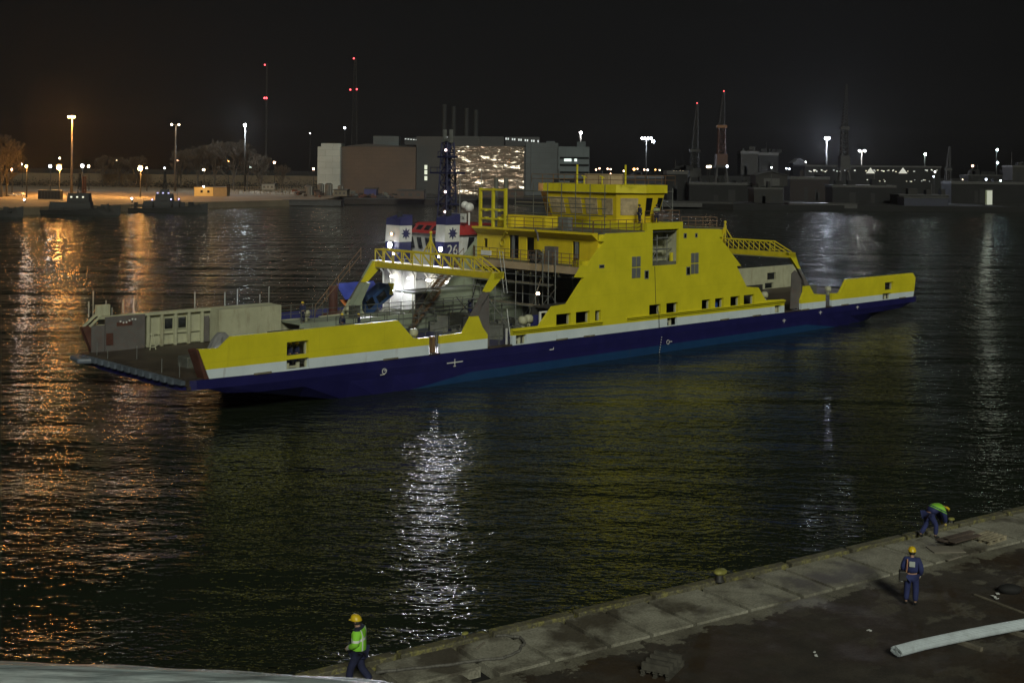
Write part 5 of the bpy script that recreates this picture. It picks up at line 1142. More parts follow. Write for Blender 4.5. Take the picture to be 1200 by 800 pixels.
mb = MB(); mb.add([(wx(522, 700), 700, wz(522, 171.4, 700)), (wx(570, 700), 700, wz(570, 169.3, 700)), (wx(614, 700), 700, wz(614, 171.8, 700)), (wx(522, 755), 755, wz(522, 171.4, 700)), (wx(570, 755), 755, wz(570, 169.3, 700)), (wx(614, 755), 755, wz(614, 171.8, 700))], [(0, 1, 2), (3, 5, 4), (0, 3, 4, 1), (1, 4, 5, 2), (0, 2, 5, 3)])
mb.v = [tuple(Vector(p)-h3.location) for p in mb.v]; mb.build('roof', M_HD, h3)
block('plant_room', clad('plant_room_cladding', (.03, .03, .028)), 524, 562, 160, 730, 15, h3, zb=20); block('plant_room', M_HD, 562, 590, 160, 735, 15, h3, zb=20)
h4 = building('grey_hall', 'grey blue banded shipyard hall with strip windows, right of the glittering cladding', 'building', 615, 690, 700)
block('column', M_HG, 616, 622, 167, 701, 20, h4); block('wall', M_HG, 622.1, 654, 167.5, 700, 40, h4); block('banded_wing', clad('banded_cladding', (.062, .082, .090), step=4.5), 654.1, 690.5, 172, 698, 40, h4)
block('roof_box', M_HG, 640, 650, 165.5, 715, 6, h4, zb=20); block('roof_box', M_HG, 676, 686, 166, 715, 6, h4, zb=20)
for i in range(5):
    mb = MB(); D = 697.6; z = wz(670, 184+i*8.5, D); mb.box(wx(656, D), wx(690, D), D, D+.35, z-1.0, z); mb.v = [tuple(Vector(q)-h4.location) for q in mb.v]; mb.build('strip_window', M_GLASS, h4)
for x0, x1 in ((661, 669.5), (673, 676)):
    mb = MB(); D = 697.2; z = wz(670, 187.6, D); mb.box(wx(x0, D), wx(x1, D), D, D+.3, z-.8, z+.7); mb.v = [tuple(Vector(q)-h4.location) for q in mb.v]; mb.build('lit_window', lamp_mat('lit_strip_window', (.8, 1, .95), .9), h4)
# lit roof gallery bands
gal = building('roof_gallery', 'long roof gallery with cold strip lighting above the halls', 'gallery', 525, 632, 760)
for x0, x1, y0, y1, k, g in ((522, 560, 160.5, 163.5, 9, 0), (592, 632, 161.5, 165.5, 16, 1), (474, 490, 162.5, 164, 5, 0)):
    block('gallery_wall', M_HD, x0, x1, y0-1, 762, 8, gal, zb=wz(600, 171, 762))
    for i in range(k):
        if g and i % 3 == 2: continue
        x = x0+(x1-x0)*i/k; yy = y0+(x-x0)*.08; D = 761
        mb = MB(); mb.box(wx(x, D), wx(x+(x1-x0)/k*.6, D), D-.3, D+.2, wz(x, yy+(.9 if not g else 2.4), D), wz(x, yy, D)); mb.v = [tuple(Vector(q)-gal.location) for q in mb.v]; mb.build('strip_light', lamp_mat('cold_strip_glow', (.75, .85, .85), .45), gal)
# chimneys
for i, (x, yt) in enumerate(((520, 122.5), (531, 125), (546, 127), (557, 129))):
    D = 900; o = MB().lathe([(2.1, 0), (1.9, 25), (1.7, wz(x, yt, D)-GZ-.5), (1.85, wz(x, yt, D)-GZ)], (0, 0, 0), 14).build('chimney', paint('chimney_concrete', (.013, .014, .013), .8, .1, scale=.1), smooth=True)
    o.location = (wx(x, D), D, GZ); tag(o, ('tallest, leftmost of the four thin chimneys', 'second from the left of the four thin chimneys', 'third from the left of the four thin chimneys', 'shortest, rightmost of the four thin chimneys')[i]+' behind the halls', 'chimney', 'chimneys behind the shipyard halls')

# low barges, sheds and heaps along the far waterfront
rn = random.Random(11)
OPEN = True
def shed(nm, label, cat, x0, x1, yt, yb, D, mat, roofmat=None, gable=False, depth=10, group=None):
    b = building(nm, label, cat, x0, x1, D, group); zb = wz((x0+x1)/2, yb, D); b.location.z = zb
    X0, X1 = wx(x0, D)-b.location.x, wx(x1, D)-b.location.x; H_ = wz((x0+x1)/2, yt, D)-zb
    if gable:
        mb = MB(); hh = H_*.75; mb.add([(X0, 0, 0), (X1, 0, 0), (X1, 0, hh), ((X0+X1)/2, 0, H_), (X0, 0, hh), (X0, depth, 0), (X1, depth, 0), (X1, depth, hh), ((X0+X1)/2, depth, H_), (X0, depth, hh)], [(0, 1, 2, 3, 4), (9, 8, 7, 6, 5), (0, 5, 6, 1), (1, 6, 7, 2), (4, 9, 5, 0)]); mb.build('walls', mat, b)
        mb = MB(); mb.bar((X0-.5, -.3+depth/2, hh-.1), ((X0+X1)/2, -.3+depth/2, H_+.15), depth+1, .25); mb.bar(((X0+X1)/2, -.3+depth/2, H_+.15), (X1+.5, -.3+depth/2, hh-.1), depth+1, .25); mb.build('roof', roofmat or M_DARK, b)
        mb = MB(); mb.box(X0*.5, X1*.5, -.1, -.01, .1, hh*.7); mb.build('door', M_DARK, b)
    else:
        MB().box(X0, X1, 0, depth, 0, H_*.88).build('walls', mat, b); MB().box(X0-.3, X1+.3, -.3, depth+.3, H_*.88+.002, H_).build('roof', roofmat or M_DARK, b)
        w = (X1-X0); mb = MB()
        for i in (range(3) if nm in ('site_cabin', 'hull_section', 'pump_house') else ()): mb.box(X0+w*(.12+.3*i), X0+w*(.12+.3*i)+w*.14, -.06, -.005, H_*.3, H_*.6)
        mb.each('opening', M_DARK, b)
        if nm == 'waterfront_shed':
            rq = random.Random(int(x0)); k = rq.randint(1, 3)
            for i in range(k): q = X0+w*rq.uniform(.05, .8); MB().box(q, q+rq.uniform(1.5, 4), -.06, -.005, 0, H_*rq.uniform(.35, .7)).build('door', M_BLACK, b)
            for i in range(rq.randint(2, 5)): q = X0+w*rq.uniform(.05, .9); MB().box(q, q+rq.uniform(1, 5), 1, 5, H_+.01, H_+rq.uniform(.8, 3.2)).build('roof_unit', mat, b)
            q = X0+w*rq.uniform(.1, .9); MB().tube((q, 3, H_), (q, 3, H_+rq.uniform(3, 8)), .18, 6).build('flue', M_DARK, b)
    return b
M_SAL = paint('salmon_primer', (.075, .047, .034), .8, .15); M_BRK = paint('dark_brick', (.018, .013, .010), .85, .2); M_GSH = paint('grey_shed', (.06, .06, .055), .8, .2)
shed('hull_section', 'salmon primed steel hull section on the far quay left of the tug mast', 'hull section', 466, 497, 222.5, 233, 560, M_SAL)
shed('hull_section', 'salmon primed steel hull section on the far quay behind the yellow funnel frame', 'hull section', 560, 614, 221.5, 231.5, 560, M_SAL)
shed('site_cabin', 'low cream site cabin at the foot of the pale stair tower', 'cabin', 391, 407, 222, 230, 600, paint('cream_cabin', (.11, .10, .075), .8, .1))
shed('container', 'blue container in front of the brown hall', 'container', 427, 441, 220.5, 229, 600, M_NAVY)
shed('barge', 'dark flat barge moored on the left below the white tanks', 'barge', 332, 400, 234.5, 241, 545, M_DARK)
shed('barge', 'dark flat barge moored below the brown hall', 'barge', 404, 560, 233, 240, 572, M_BRK)
for i, (x0, x1, yt, yb, m) in enumerate(((357, 368, 217, 226, M_WHITE), (372, 380, 215, 226, M_GALV), (381, 390, 214.5, 225, M_WHITE), (396, 403, 217, 225, M_GALV))):
    D = 640; b = empty('storage_tank', (wx((x0+x1)/2, D), D, GZ), 0, ['white storage tank, leftmost of four by the pale tower', 'grey storage tank, second of four by the pale tower', 'white storage tank, third of four by the pale tower', 'grey storage tank, rightmost of four by the pale tower'][i], 'tank', 'tanks by the pale tower')
    r = (wx(x1, D)-wx(x0, D))/2; h = wz(x0, yt, D)-GZ; MB().lathe([(r, 0), (r, h*.9), (r*.5, h)], (0, 0, 0), 14).build('shell', paint('tank_paint', (.07, .07, .065), .7, .2), b); MB().tube((r*.7, -r*.8, 0), (r*.7, -r*.8, h*.9), .15, 5).build('ladder', M_GALV, b)
for i in range(26):
    x = rn.uniform(345, 470); D = rn.uniform(590, 640); s = rn.uniform(.8, 2.2); mb = MB()
    for k in range(3): mb.obox((rn.uniform(-s, s), rn.uniform(-1, 1), s*.4+k*s*.35), (s*rn.uniform(.5, 1.6), s, s*.5), rn.uniform(0, 1))
    o = mb.build('scrap_heap', (M_BRK, M_RED, M_SAL, M_MIDG)[i % 4]); o.location = (wx(x, D), D, GZ); tag(o, 'small heap of boxes and scrap on the far quay before the pale and brown hall', 'heap', 'heaps of boxes before the pale and brown hall')
# long orange lit boundary wall and rail wagons behind the left pier
bw = building('boundary_wall', 'long boundary wall lit orange at the back of the left pier', 'wall', -30, 400, 880)
D = 880
for i in range(30):
    x0 = -40+i*14.5; a, b_ = wx(x0, D), wx(x0+14.3, D); mb = MB(); mb.box(a-bw.location.x, b_-bw.location.x, 0, .4, 0, 8.2); mb.build('wall_panel', paint('wall_concrete', (.085, .065, .04), .9, .15, (.04, .03, .02), .5, .1), bw)
hd = MB(); rn2 = random.Random(21)
for i in range(5200):
    x = rn2.uniform(-40, 372); Dd = rn2.uniform(812, 826); a = rn2.uniform(0, PI); z = GZ+abs(rn2.gauss(0, .5))*4.2; r = rn2.uniform(.3, .8); c = Vector((wx(x, Dd), Dd, min(z, GZ+6.2+math.sin(x*.15))))
    hd.add([c+Vector((r*math.cos(a), r*math.sin(a), 0)), c+Vector((-r*math.cos(a), -r*math.sin(a), r*.3)), c+Vector((0, 0, r))], [(0, 1, 2)])
tag(hd.build('hedge', paint('dark_undergrowth', (.010, .009, .006), .9, .3)), 'dark undergrowth in front of the orange lit wall', 'undergrowth', kind='stuff')
# hut, box, cars, fence on the left pier
hut = building('harbour_hut', 'flat roofed yellow lit harbour hut with small windows on the left pier', 'hut', 228, 266, 600)
D = 600; a, m_, b_ = wx(228, D)-hut.location.x, wx(250, D)-hut.location.x, wx(266, D)-hut.location.x; hh = wz(240, 219.5, D)-GZ
MB().box(a, m_, 0, 7, 0, hh).build('wall', paint('ochre_render', (.42, .30, .10), .8, .1), hut); MB().box(m_+.01, b_, .2, 7, 0, hh).build('side_wall', paint('shaded_ochre_side', (.16, .12, .06), .8, .1), hut); MB().box(a-.2, b_+.2, -.2, 7.2, hh+.002, hh+.35).build('roof', M_DARK, hut)  # side wall is a darker copy of the ochre, shade painted in
for x in (a+3.0, a+6.3):
    MB().box(x, x+1.1, -.05, -.004, 1.6, 2.8).build('window', M_GLASS, hut)
cb = building('cargo_box', 'dark slatted cargo box standing on the left pier behind a patrol boat', 'box', 45, 71, 520)
D = 520; a, b_ = wx(45, D)-cb.location.x, wx(71, D)-cb.location.x; hh = wz(58, 223, D)-GZ; MB().box(a, b_, 0, 3, 0, hh*.9).build('body', M_BRK, cb); MB().box(a-.1, b_+.1, -.1, 3.1, hh*.9+.002, hh).build('lid', M_DARK, cb)
mb = MB(); [mb.box(a+(b_-a)*i/7, a+(b_-a)*i/7+.12, -.06, -.003, 0, hh*.88) for i in range(1, 7)]; mb.build('stake', M_DARK, cb)
def car(x, D, rz, c, label):
    o = empty('parked_car', (wx(x, D), D, GZ), rz, label, 'car', 'cars parked on the left pier')
    bm_ = paint('car_paint_%s' % c[0], c[1], .3, .03)
    MB().plate([(-2.1, .3), (2.1, .3), (2.15, .75), (1.9, .9), (1.0, .98), (.55, 1.42), (-1.2, 1.45), (-1.85, 1.0), (-2.15, .9)], [], -.85, .85, lambda a, b, t: (a, t, b)).build('body', bm_, o, bevel=.06)
    MB().plate([(-1.65, 1.0), (.85, 1.0), (.45, 1.36), (-1.1, 1.38)], [], -.87, .87, lambda a, b, t: (a, t, b)).build('windows', M_GLASS, o)
    for u in (-1.3, 1.3):
        for v in (-.75, .75): MB().tube((u, v-.1, .32), (u, v+.1, .32), .32, 14).build('wheel', M_BLACK, o)
car(14, 560, .1, ('silver', (.5, .5, .48)), 'silver parked car, left of the two on the pier'); car(24, 566, 2.9, ('white', (.7, .7, .66)), 'white parked car, right of the two on the pier')
fn = building('mesh_fence', 'pale post fence at the back of the left pier', 'fence', 266, 372, 640)
D = 640
for i in range(36): x = 268+i*2.9; X = wx(x, D)-fn.location.x; MB().box(X-.09, X+.09, 0, .2, 0, 4.2).build('post', M_WOOD, fn)
mb = MB(); [mb.box(wx(268, D)-fn.location.x, wx(370, D)-fn.location.x, .06, .12, z, z+.08) for z in (.6, 2.2, 4.0)]; mb.build('rail', M_WOOD, fn)
shed('pump_house', 'small grey pump house behind the pale post fence', 'shed', 307, 322, 215, 222.5, 720, paint('pale_render', (.16, .17, .16), .8, .1))

# patrol boats moored at the left pier
def boat(label, x0, x1, yw, D, flip, towers, seed):
    c = (x0+x1)/2; b = empty('patrol_boat', (wx(c, D), D, 0), 0, label, 'boat', 'dark grey boats moored at the left pier'); L = wx(x1, D)-wx(x0, D); s = -1 if flip else 1; W = L*.085
    st = []
    for t, hw, zt in ((0, .75, 1.6), (.15, .95, 1.5), (.5, 1, 1.6), (.75, .85, 2.2), (.9, .5, 2.9), (1, .05, 3.5)):
        X = s*(t-.5)*L; st.append([(X, -hw*W, zt), (X, -hw*W*.8, -.8), (X, hw*W*.8, -.8), (X, hw*W, zt)])
    mb = MB(); n = 4; mb.add([p for r in st for p in r], [(j*n+i, j*n+(i+1) % n, (j+1)*n+(i+1) % n, (j+1)*n+i) for j in range(5) for i in range(n)]+[(0, 1, 2, 3), (20, 21, 22, 23)]); mg = paint('patrol_grey', (.011, .013, .013), .6, .2)
    mb.build('hull', mg, b)
    for t0, t1, za, zb in towers:
        mb = MB(); a, e = sorted((s*(t0-.5)*L, s*(t1-.5)*L)); k = .12*(zb-za); mb.add([(a, -W*.6, za), (e, -W*.6, za), (e, W*.6, za), (a, W*.6, za), (a+k, -W*.5, zb), (e-k, -W*.5, zb), (e-k, W*.5, zb), (a+k, W*.5, zb)], [(0, 3, 2, 1), (4, 5, 6, 7), (0, 1, 5, 4), (1, 2, 6, 5), (2, 3, 7, 6), (3, 0, 4, 7)]); mb.build('superstructure', mg, b)
    rr = random.Random(seed); mb = MB(); tx = s*((towers[-1][0]+towers[-1][1])/2-.5)*L; zt = towers[-1][3]
    lattice(mb, (tx, 0, zt), (tx, 0, zt+6.5), 1.2, .4, 5, .09); mb.bar((tx-1.6, 0, zt+4.5), (tx+1.6, 0, zt+4.5), .12); mb.tube((tx+.4, 0, zt+6), (tx+.4, 0, zt+9), .06, 4); mb.ball((tx, 0, zt+3), .6, 8, 5); mb.build('mast', mg, b)
    for i in range(12):
        X = rr.uniform(-.42, .42)*L; h = rr.uniform(.5, 2.4); MB().obox((X, rr.uniform(-W*.5, W*.5), 1.5+h/2), (rr.uniform(.5, 2.2), rr.uniform(.5, 1.5), h), rr.uniform(-.3, .3)).build('deck_box', mg, b)
    for i in range(3):
        X = rr.uniform(-.35, .3)*L; MB().tube((X, 0, 1.5), (X+rr.uniform(-.6, .6), 0, rr.uniform(5, 9)), .07, 5).build('pole_mast', mg, b)
    mb = MB(); mb.rail([(-L*.45, -W*.9, 1.6), (L*.42, -W*.9, 1.8)], 1.0, 2.2, .05, 2); mb.tube((s*L*.33, 0, 2.2), (s*L*.40, 0, 3.2), .18, 6); mb.box(s*L*.3-1, s*L*.3+1, -.9, .9, 2.0, 3.0); mb.build('deck_gear', mg, b)
    mb = MB()
    for i in range(3): mb.box(tx-2.5+2*i, tx-1.9+2*i, -W*.62, -W*.58, zt-1.6, zt-1.1)
    mb.build('cabin_lights', lamp_mat('cabin_glow_%d' % seed, [(.9, .8, .6), (.45, .4, 1)][seed % 2], .9), b)
    return b
boat('dark patrol boat at the left edge of the photo, mostly cut off', -60, 28, 257, 400, False, [(.3, .62, 1.5, 4.6), (.4, .55, 4.6, 7.0)], 1)
boat('dark patrol boat with square deckhouse, moored left of centre pier', 24, 142, 252, 425, False, [(.30, .72, 1.5, 4.4), (.48, .70, 4.4, 7.4)], 2)
boat('dark patrol boat with stepped wheelhouse and tall mast, nearest the yellow hut', 152, 244, 247.5, 455, False, [(.18, .66, 1.5, 4.2), (.34, .56, 4.2, 6.8), (.40, .50, 6.8, 8.4)], 3)
gz = building('gangway_tower', 'slim red post tower behind the patrol boat on the left pier', 'tower', 97, 101, 540); lattice(mb := MB(), (0, 0, 0), (0, 0, wz(99, 207, 540)-GZ), 1.2, 1.0, 6, .22); mb.build('frame', M_RED, gz)

# bare winter trees
def tree_mesh(name, h, spread, seed, depth=6, twig=.035, root=.3):
    rn = random.Random(seed); tr, cr = MB(), MB()
    tr.tube((0, 0, 0), (0, 0, h*.22), h*.016*1.2, 7, h*.013)
    def grow(p, d, L, r, k):
        q = p+d*L; (tr if k == depth else cr).tube(p, q, max(twig, r), 4 if r > .1 else 3, max(twig*.8, r*.7), caps=False)
        if k == 0: return
        for _ in range(3 if k > 1 else 4):
            nd = (d+Vector((rn.gauss(0, .42)*spread, rn.gauss(0, .42)*spread, rn.uniform(.05, .5)))).normalized(); grow(q, nd, L*rn.uniform(.62, .86), r*.62, k-1)
    for i in range(4):
        a = i*PI/2+rn.uniform(-.4, .4); grow(Vector((0, 0, h*.2)), Vector((math.cos(a)*.3*spread, math.sin(a)*.3*spread, 1)).normalized(), h*.20, h*.010, depth-1)
    tr.tube((0, 0, h*.2), (0, 0, h*.6), h*.011, 6, h*.006)
    for i in range(7):
        a = i*2.4; grow(Vector((0, 0, h*(.16+.06*i))), Vector((math.cos(a)*.8, math.sin(a)*.8, .55)).normalized(), h*.13, h*.006, depth-2)
    return tr, cr
TM = {}
def tree(x, D, h, kind, label, group='bare winter trees on the far shore'):
    if kind not in TM:
        tr, cr = tree_mesh('t', 20, (1, .75, 1.25)[kind], 40+kind, 6, .05); m = paint('bare_branches', (.045, .036, .026), .9, .2)
        r = empty('bare_tree', (0, 0, 0)); tr.build('trunk', paint('tree_bark', (.04, .035, .028), .9, .2), r); cr.build('crown', m, r); TM[kind] = r; o = r
    else: o = copy_tree(TM[kind])
    o.location = (wx(x, D), D, GZ); s = h/20; o.scale = (s, s, s); o.rotation_euler = (0, 0, x); tag(o, label, 'tree', group); return o
tree(2, 545, 30, 0, 'large bare tree glowing orange at the left edge of the photo'); tree(-16, 560, 28, 1, 'bare orange lit tree just outside the large one at the left edge')
tree(8, 552, 26, 2, 'second bare tree glowing orange, overlapping the right of the large one'); tree(331, 700, 17, 1, 'small pale bare tree left of the pale stair tower'); tree(306, 740, 24, 0, 'dim bare tree between the white floodlight and the small pale tree')
for i, (x, D, h) in enumerate(((232, 780, 30), (252, 770, 33), (274, 760, 35), (290, 765, 28), (212, 800, 27), (160, 860, 24), (140, 870, 22), (120, 860, 23))): tree(x, D, h, i % 3, 'dim bare tree standing behind the hedge beyond the left pier', 'dim bare trees beyond the left pier')

# cranes, masts
M_CR = paint('crane_paint', (.02, .019, .017), .7, .2, scale=.2); M_CRR = paint('crane_red_paint', (.05, .02, .012), .7, .2, scale=.2); M_CRO = paint('crane_orange_paint', (.14, .06, .02), .7, .1)
REDG = lamp_mat('red_beacon_glow', (1, .02, .03), 4)
def crane(x, D, ytop, ymid, w, label, red=False, jib=True):
    o = empty('harbour_crane', (wx(x, D), D, GZ), 0, label, 'crane'); zt = wz(x, ytop, D)-GZ; zm = wz(x, ymid, D)-GZ
    mb = MB(); 
    for sx_ in (-1, 1):
        for sy in (-1, 1): mb.bar((sx_*w*1.1, sy*w*1.1, 0), (sx_*w*.6, sy*w*.6, zm*.42), .8)
    mb.box(-w*.9, w*.9, -w*.9, w*.9, zm*.42, zm*.42+1.5); mb.build('portal', M_CR, o)
    mb = MB(); mb.box(-w*.75, w*.75, -w*.9, w*.9, zm*.42+1.51, zm*.62); mb.build('machine_house', M_CRR if red else M_CR, o)
    mb = MB(); lattice(mb, (0, 0, zm*.62), (0, 0, zm), w*1.0, w*.8, 5, .4); mb.build('tower', M_CRR if red else M_CR, o)
    MB().box(-w*.7, w*.7, -w*.5, w*.5, zm, zm+1.6).build('cab', M_CRO if red else M_CR, o)
    mb = MB(); lattice(mb, (0, 0, zm+1.6), (w*.25, 0, zt), w*.75, .7, 14, .28); mb.build('jib', M_CR, o)
    mb = MB(); mb.tube((w*.4, 0, zm+1.6), (w*.4, 0, zt), .1, 4); mb.tube((-w*.5, 0, zm*.7), (w*.25, 0, zt), .1, 4); mb.build('hoist_cable', M_CR, o)
    return o, zt
o, zt = crane(845, 720, 108, 150, 4.2, 'tall slewing crane with orange cab, between the two dark cranes', True); MB().ball((1, -.5, zt+.5), .38, 8, 5).build('beacon', REDG, o)
o, zt = crane(814, 760, 122, 178, 4.5, 'dark crane with a red light, left of the orange cab crane'); MB().ball((1, -.5, zt+.5), .38, 8, 5).build('beacon', REDG, o)
o, zt = crane(989, 700, 99, 152, 3.6, 'tall thin dark crane with upright jib, on the right')
crane(1111, 800, 172, 200, 3, 'small dark crane low on the right horizon')
for x, D, yt, lights, lb in ((311.5, 1300, 75, ((311, 76.5, 1.4), (310.6, 115.3, 1.7), (313, 115.3, 1.7)), 'thin radio mast with red lights, left of the taller one'), (415, 1300, 68, ((415, 69, 1.4), (411, 105.5, 1.5), (418.5, 105, 1.5)), 'lattice radio mast with red lights above the pale hall')):
    o = empty('radio_mast', (wx(x, D), D, GZ), 0, lb, 'mast'); zt = wz(x, yt, D)-GZ; mb = MB(); lattice(mb, (0, 0, 0), (0, 0, zt), 7 if x > 400 else 1.5, 2.0 if x > 400 else 1.0, 18, .25); mb.build('lattice', M_CR, o)
    for (lx, ly, r) in lights: p = at(lx, ly, D)-o.location; MB().ball((p.x, -3, p.z), r*.62, 8, 5).build('beacon', lamp_mat('red_mast_glow', (1, .03, .05), 5), o)

# right hand shore: sheds, a long workshop with lit windows, moored ships
M_S1 = paint('shed_cladding', (.004, .004, .004), .85, .2, scale=.1); M_S2 = paint('pale_shed_cladding', (.017, .016, .014), .85, .15, scale=.1); M_S3 = paint('dark_red_shed', (.014, .009, .008), .85, .15, scale=.1)  # near-black colours carry the right shore's lack of light
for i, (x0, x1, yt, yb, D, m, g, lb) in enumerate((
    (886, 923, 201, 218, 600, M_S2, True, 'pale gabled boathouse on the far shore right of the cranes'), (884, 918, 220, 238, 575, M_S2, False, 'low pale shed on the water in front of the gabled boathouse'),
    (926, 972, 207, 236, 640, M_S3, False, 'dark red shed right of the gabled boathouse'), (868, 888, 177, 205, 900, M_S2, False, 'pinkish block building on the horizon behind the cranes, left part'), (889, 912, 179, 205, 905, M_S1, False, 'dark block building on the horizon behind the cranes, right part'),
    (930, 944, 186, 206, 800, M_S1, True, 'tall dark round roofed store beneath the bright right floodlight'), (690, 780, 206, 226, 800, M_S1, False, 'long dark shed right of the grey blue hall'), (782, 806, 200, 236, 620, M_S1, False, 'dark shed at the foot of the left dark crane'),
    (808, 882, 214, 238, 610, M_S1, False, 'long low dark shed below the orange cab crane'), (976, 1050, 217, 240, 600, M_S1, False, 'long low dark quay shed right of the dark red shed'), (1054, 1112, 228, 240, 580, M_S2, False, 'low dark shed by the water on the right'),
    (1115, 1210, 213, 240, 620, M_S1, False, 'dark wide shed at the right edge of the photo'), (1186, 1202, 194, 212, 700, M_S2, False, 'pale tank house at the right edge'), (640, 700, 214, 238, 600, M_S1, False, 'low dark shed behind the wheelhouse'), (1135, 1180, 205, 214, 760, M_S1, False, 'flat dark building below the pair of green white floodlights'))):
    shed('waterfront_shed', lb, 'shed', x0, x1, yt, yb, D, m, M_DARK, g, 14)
wsd = building('workshop', 'long dark workshop with rows of small lit windows on the right', 'building', 948, 1098, 725)
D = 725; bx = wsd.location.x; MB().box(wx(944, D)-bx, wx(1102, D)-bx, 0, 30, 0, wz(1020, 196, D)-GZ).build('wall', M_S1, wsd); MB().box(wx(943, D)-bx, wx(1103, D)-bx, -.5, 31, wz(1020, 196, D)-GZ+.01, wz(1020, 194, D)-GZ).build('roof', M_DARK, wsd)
rn = random.Random(17); WG = [lamp_mat('window_glow_a', (.9, .9, .75), .8), lamp_mat('window_glow_b', (1, .85, .45), .5), lamp_mat('window_glow_c', (.85, .92, 1), .3)]
for i in range(74):
    x = rn.uniform(946, 1098); row = rn.choice((199.3, 199.8, 200.5, 201, 211, 212.5)); 
    if row > 205 and not (1008 < x < 1090): continue
    X = wx(x, D)-bx; Z = wz(x, row+rn.uniform(-.4, .4), D)-GZ; s = rn.uniform(.2, .42); MB().box(X-s, X+s, -.25, -.01, Z-s*.7, Z+s*.7).build('lit_window', WG[i % 3], wsd)
for x, y in ((1020, 200.5), (1058, 200.5)):
    X = wx(x, D)-bx; Z = wz(x, y, D)-GZ; MB().add([(X-2.6, -.3, Z-1.4), (X+2.6, -.3, Z-1.4), (X, -.3, Z+2), (X-2.6, -.01, Z-1.4), (X+2.6, -.01, Z-1.4), (X, -.01, Z+2)], [(0, 1, 2), (3, 5, 4), (0, 3, 4, 1), (1, 4, 5, 2), (2, 5, 3, 0)]).build('lit_gable', lamp_mat('gable_glow', (.8, .78, .65), .28), wsd)
b = building('lit_kiosk', 'small green white lit kiosk at the right', 'kiosk', 1157, 1163, 600); MB().box(-1.3, 1.3, 0, 2, 0, 7).build('body', lamp_mat('kiosk_glow', (.7, .85, .45), .12), b); MB().box(-1.6, 1.6, -.3, 2.3, 7.01, 7.5).build('roof', M_DARK, b)
shed('moored_barge', 'dark barge with a bluish deckhouse moored on the right', 'barge', 1060, 1112, 231, 242, 565, paint('dim_blue_paint', (.012, .014, .03), .6, .2)); shed('moored_barge', 'long dark barge moored on the right of the boathouse', 'barge', 925, 1005, 238, 244, 560, M_DARK)
shed('moored_barge', 'long dark barge moored behind the ferry stern', 'barge', 640, 860, 236, 242, 565, M_DARK)

# ================================================================ LAMPS
M_POLE = paint('unlit_pole', (.010, .010, .009), .7, .1)  # unlit copy: colour darkened so lamplight hardly shows on the poles
ORG, WARM, WHT, CLD, GRN, PNK = (1, .44, .10), (1, .78, .5), (1, .97, .92), (.80, .88, 1), (.8, 1, .9), (1, .55, .35)
def lamp(x, y, D, color, r, strength, label, nm='street_lamp', cat='street lamp', group=None, pole=True, gz=GZ, vis=None):
    o = empty(nm, (wx(x, D), D, gz), 0, label, cat, group); h = wz(x, y, D)-gz
    if pole:
        MB().lathe([(.35, 0), (.22, h*.5), (.14, h-.3)], (0, .6, 0), 8).build('pole', M_POLE, o)
    MB().box(-r*1.1, r*1.1, -r*.3, .9, h+r*.9, h+r*1.3).build('lamp_head', M_DARK, o)
    MB().ball((0, -.2, h), r, 8, 5).build('lamp_glass', lamp_mat('lamp_%s_%g' % ('_'.join('%g' % c for c in color), strength), color, strength), o)
    return o
def mast(x, y, D, color, n, r, strength, label, lit=False, W2=1.6):
    o = empty('floodlight_mast', (wx(x, D), D, GZ), 0, label, 'light mast'); h = wz(x, y, D)-GZ
    MB().lathe([(.7, 0), (.5, h*.5), (.32, h)], (0, 0, 0), 10).build('pole', (paint('lit_mast_steel', (.055, .05, .045), .5, .1) if lit else M_POLE), o, smooth=True)
    if n > 1: MB().box(-W2-.3, W2+.3, -.2, .2, h-.1, h+.15).build('crossbar', M_DARK, o)
    for i in range(n):
        X = (-W2+2*W2*i/(n-1)) if n > 1 else 0
        MB().box(X-.5, X+.5, -.9, -.2, h-.05, h+.6).build('floodlight_housing', M_DARK, o)
        MB().ball((X, -1.1, h+.1), r, 8, 5).build('floodlight', lamp_mat('flood_%s_%g' % ('_'.join('%g' % c for c in color), strength), color, strength), o)
    return o
mast(84, 137.5, 620, ORG, 3, .6, 4200*LK, 'tallest light mast with orange floodlights on the left pier', True, 1.3)
mast(205.5, 146.5, 690, WARM, 2, .45, 160*LK, 'tall light mast with two small warm floodlights, right of the tallest one', True, 2.0)
lamp(69.5, 196.5, 575, (1, .46, .11), 1.15, 1800*LK, 'brightest orange lamp, left, near the foot of the tallest mast')
lamp(164.5, 197.5, 560, (1, .46, .11), 1.05, 1700*LK, 'bright orange lamp in the middle of the left pier')
mast(287, 147, 720, (.85, .95, 1), 1, .9, 2600*LK, 'white floodlight mast above the dim bare trees')
F = [(59, 195, 700, CLD, .8, 90), (96.5, 194.5, 720, CLD, .9, 120), (104, 195, 700, WARM, .6, 40), (26, 192.5, 760, CLD, .55, 40), (31, 195, 536, ORG, .5, 3000), (14, 199, 620, PNK, .6, 30), (70, 185.5, 900, WARM, .6, 25), (137, 187.5, 900, WARM, .6, 30), (172, 197, 700, WARM, .45, 30), (208, 188, 800, PNK, .5, 20), (239, 199, 610, WARM, .5, 40), (267.5, 189, 850, ORG, .6, 30), (293.5, 196, 900, GRN, .6, 25), (321.5, 190.5, 800, PNK, .7, 30), (367.5, 198, 680, PNK, .5, 30), (10, 185, 900, WARM, .5, 20), (193, 197, 720, CLD, .4, 20), (403.5, 150, 1000, CLD, .8, 20), (363, 156.5, 1100, WHT, .5, 15)]
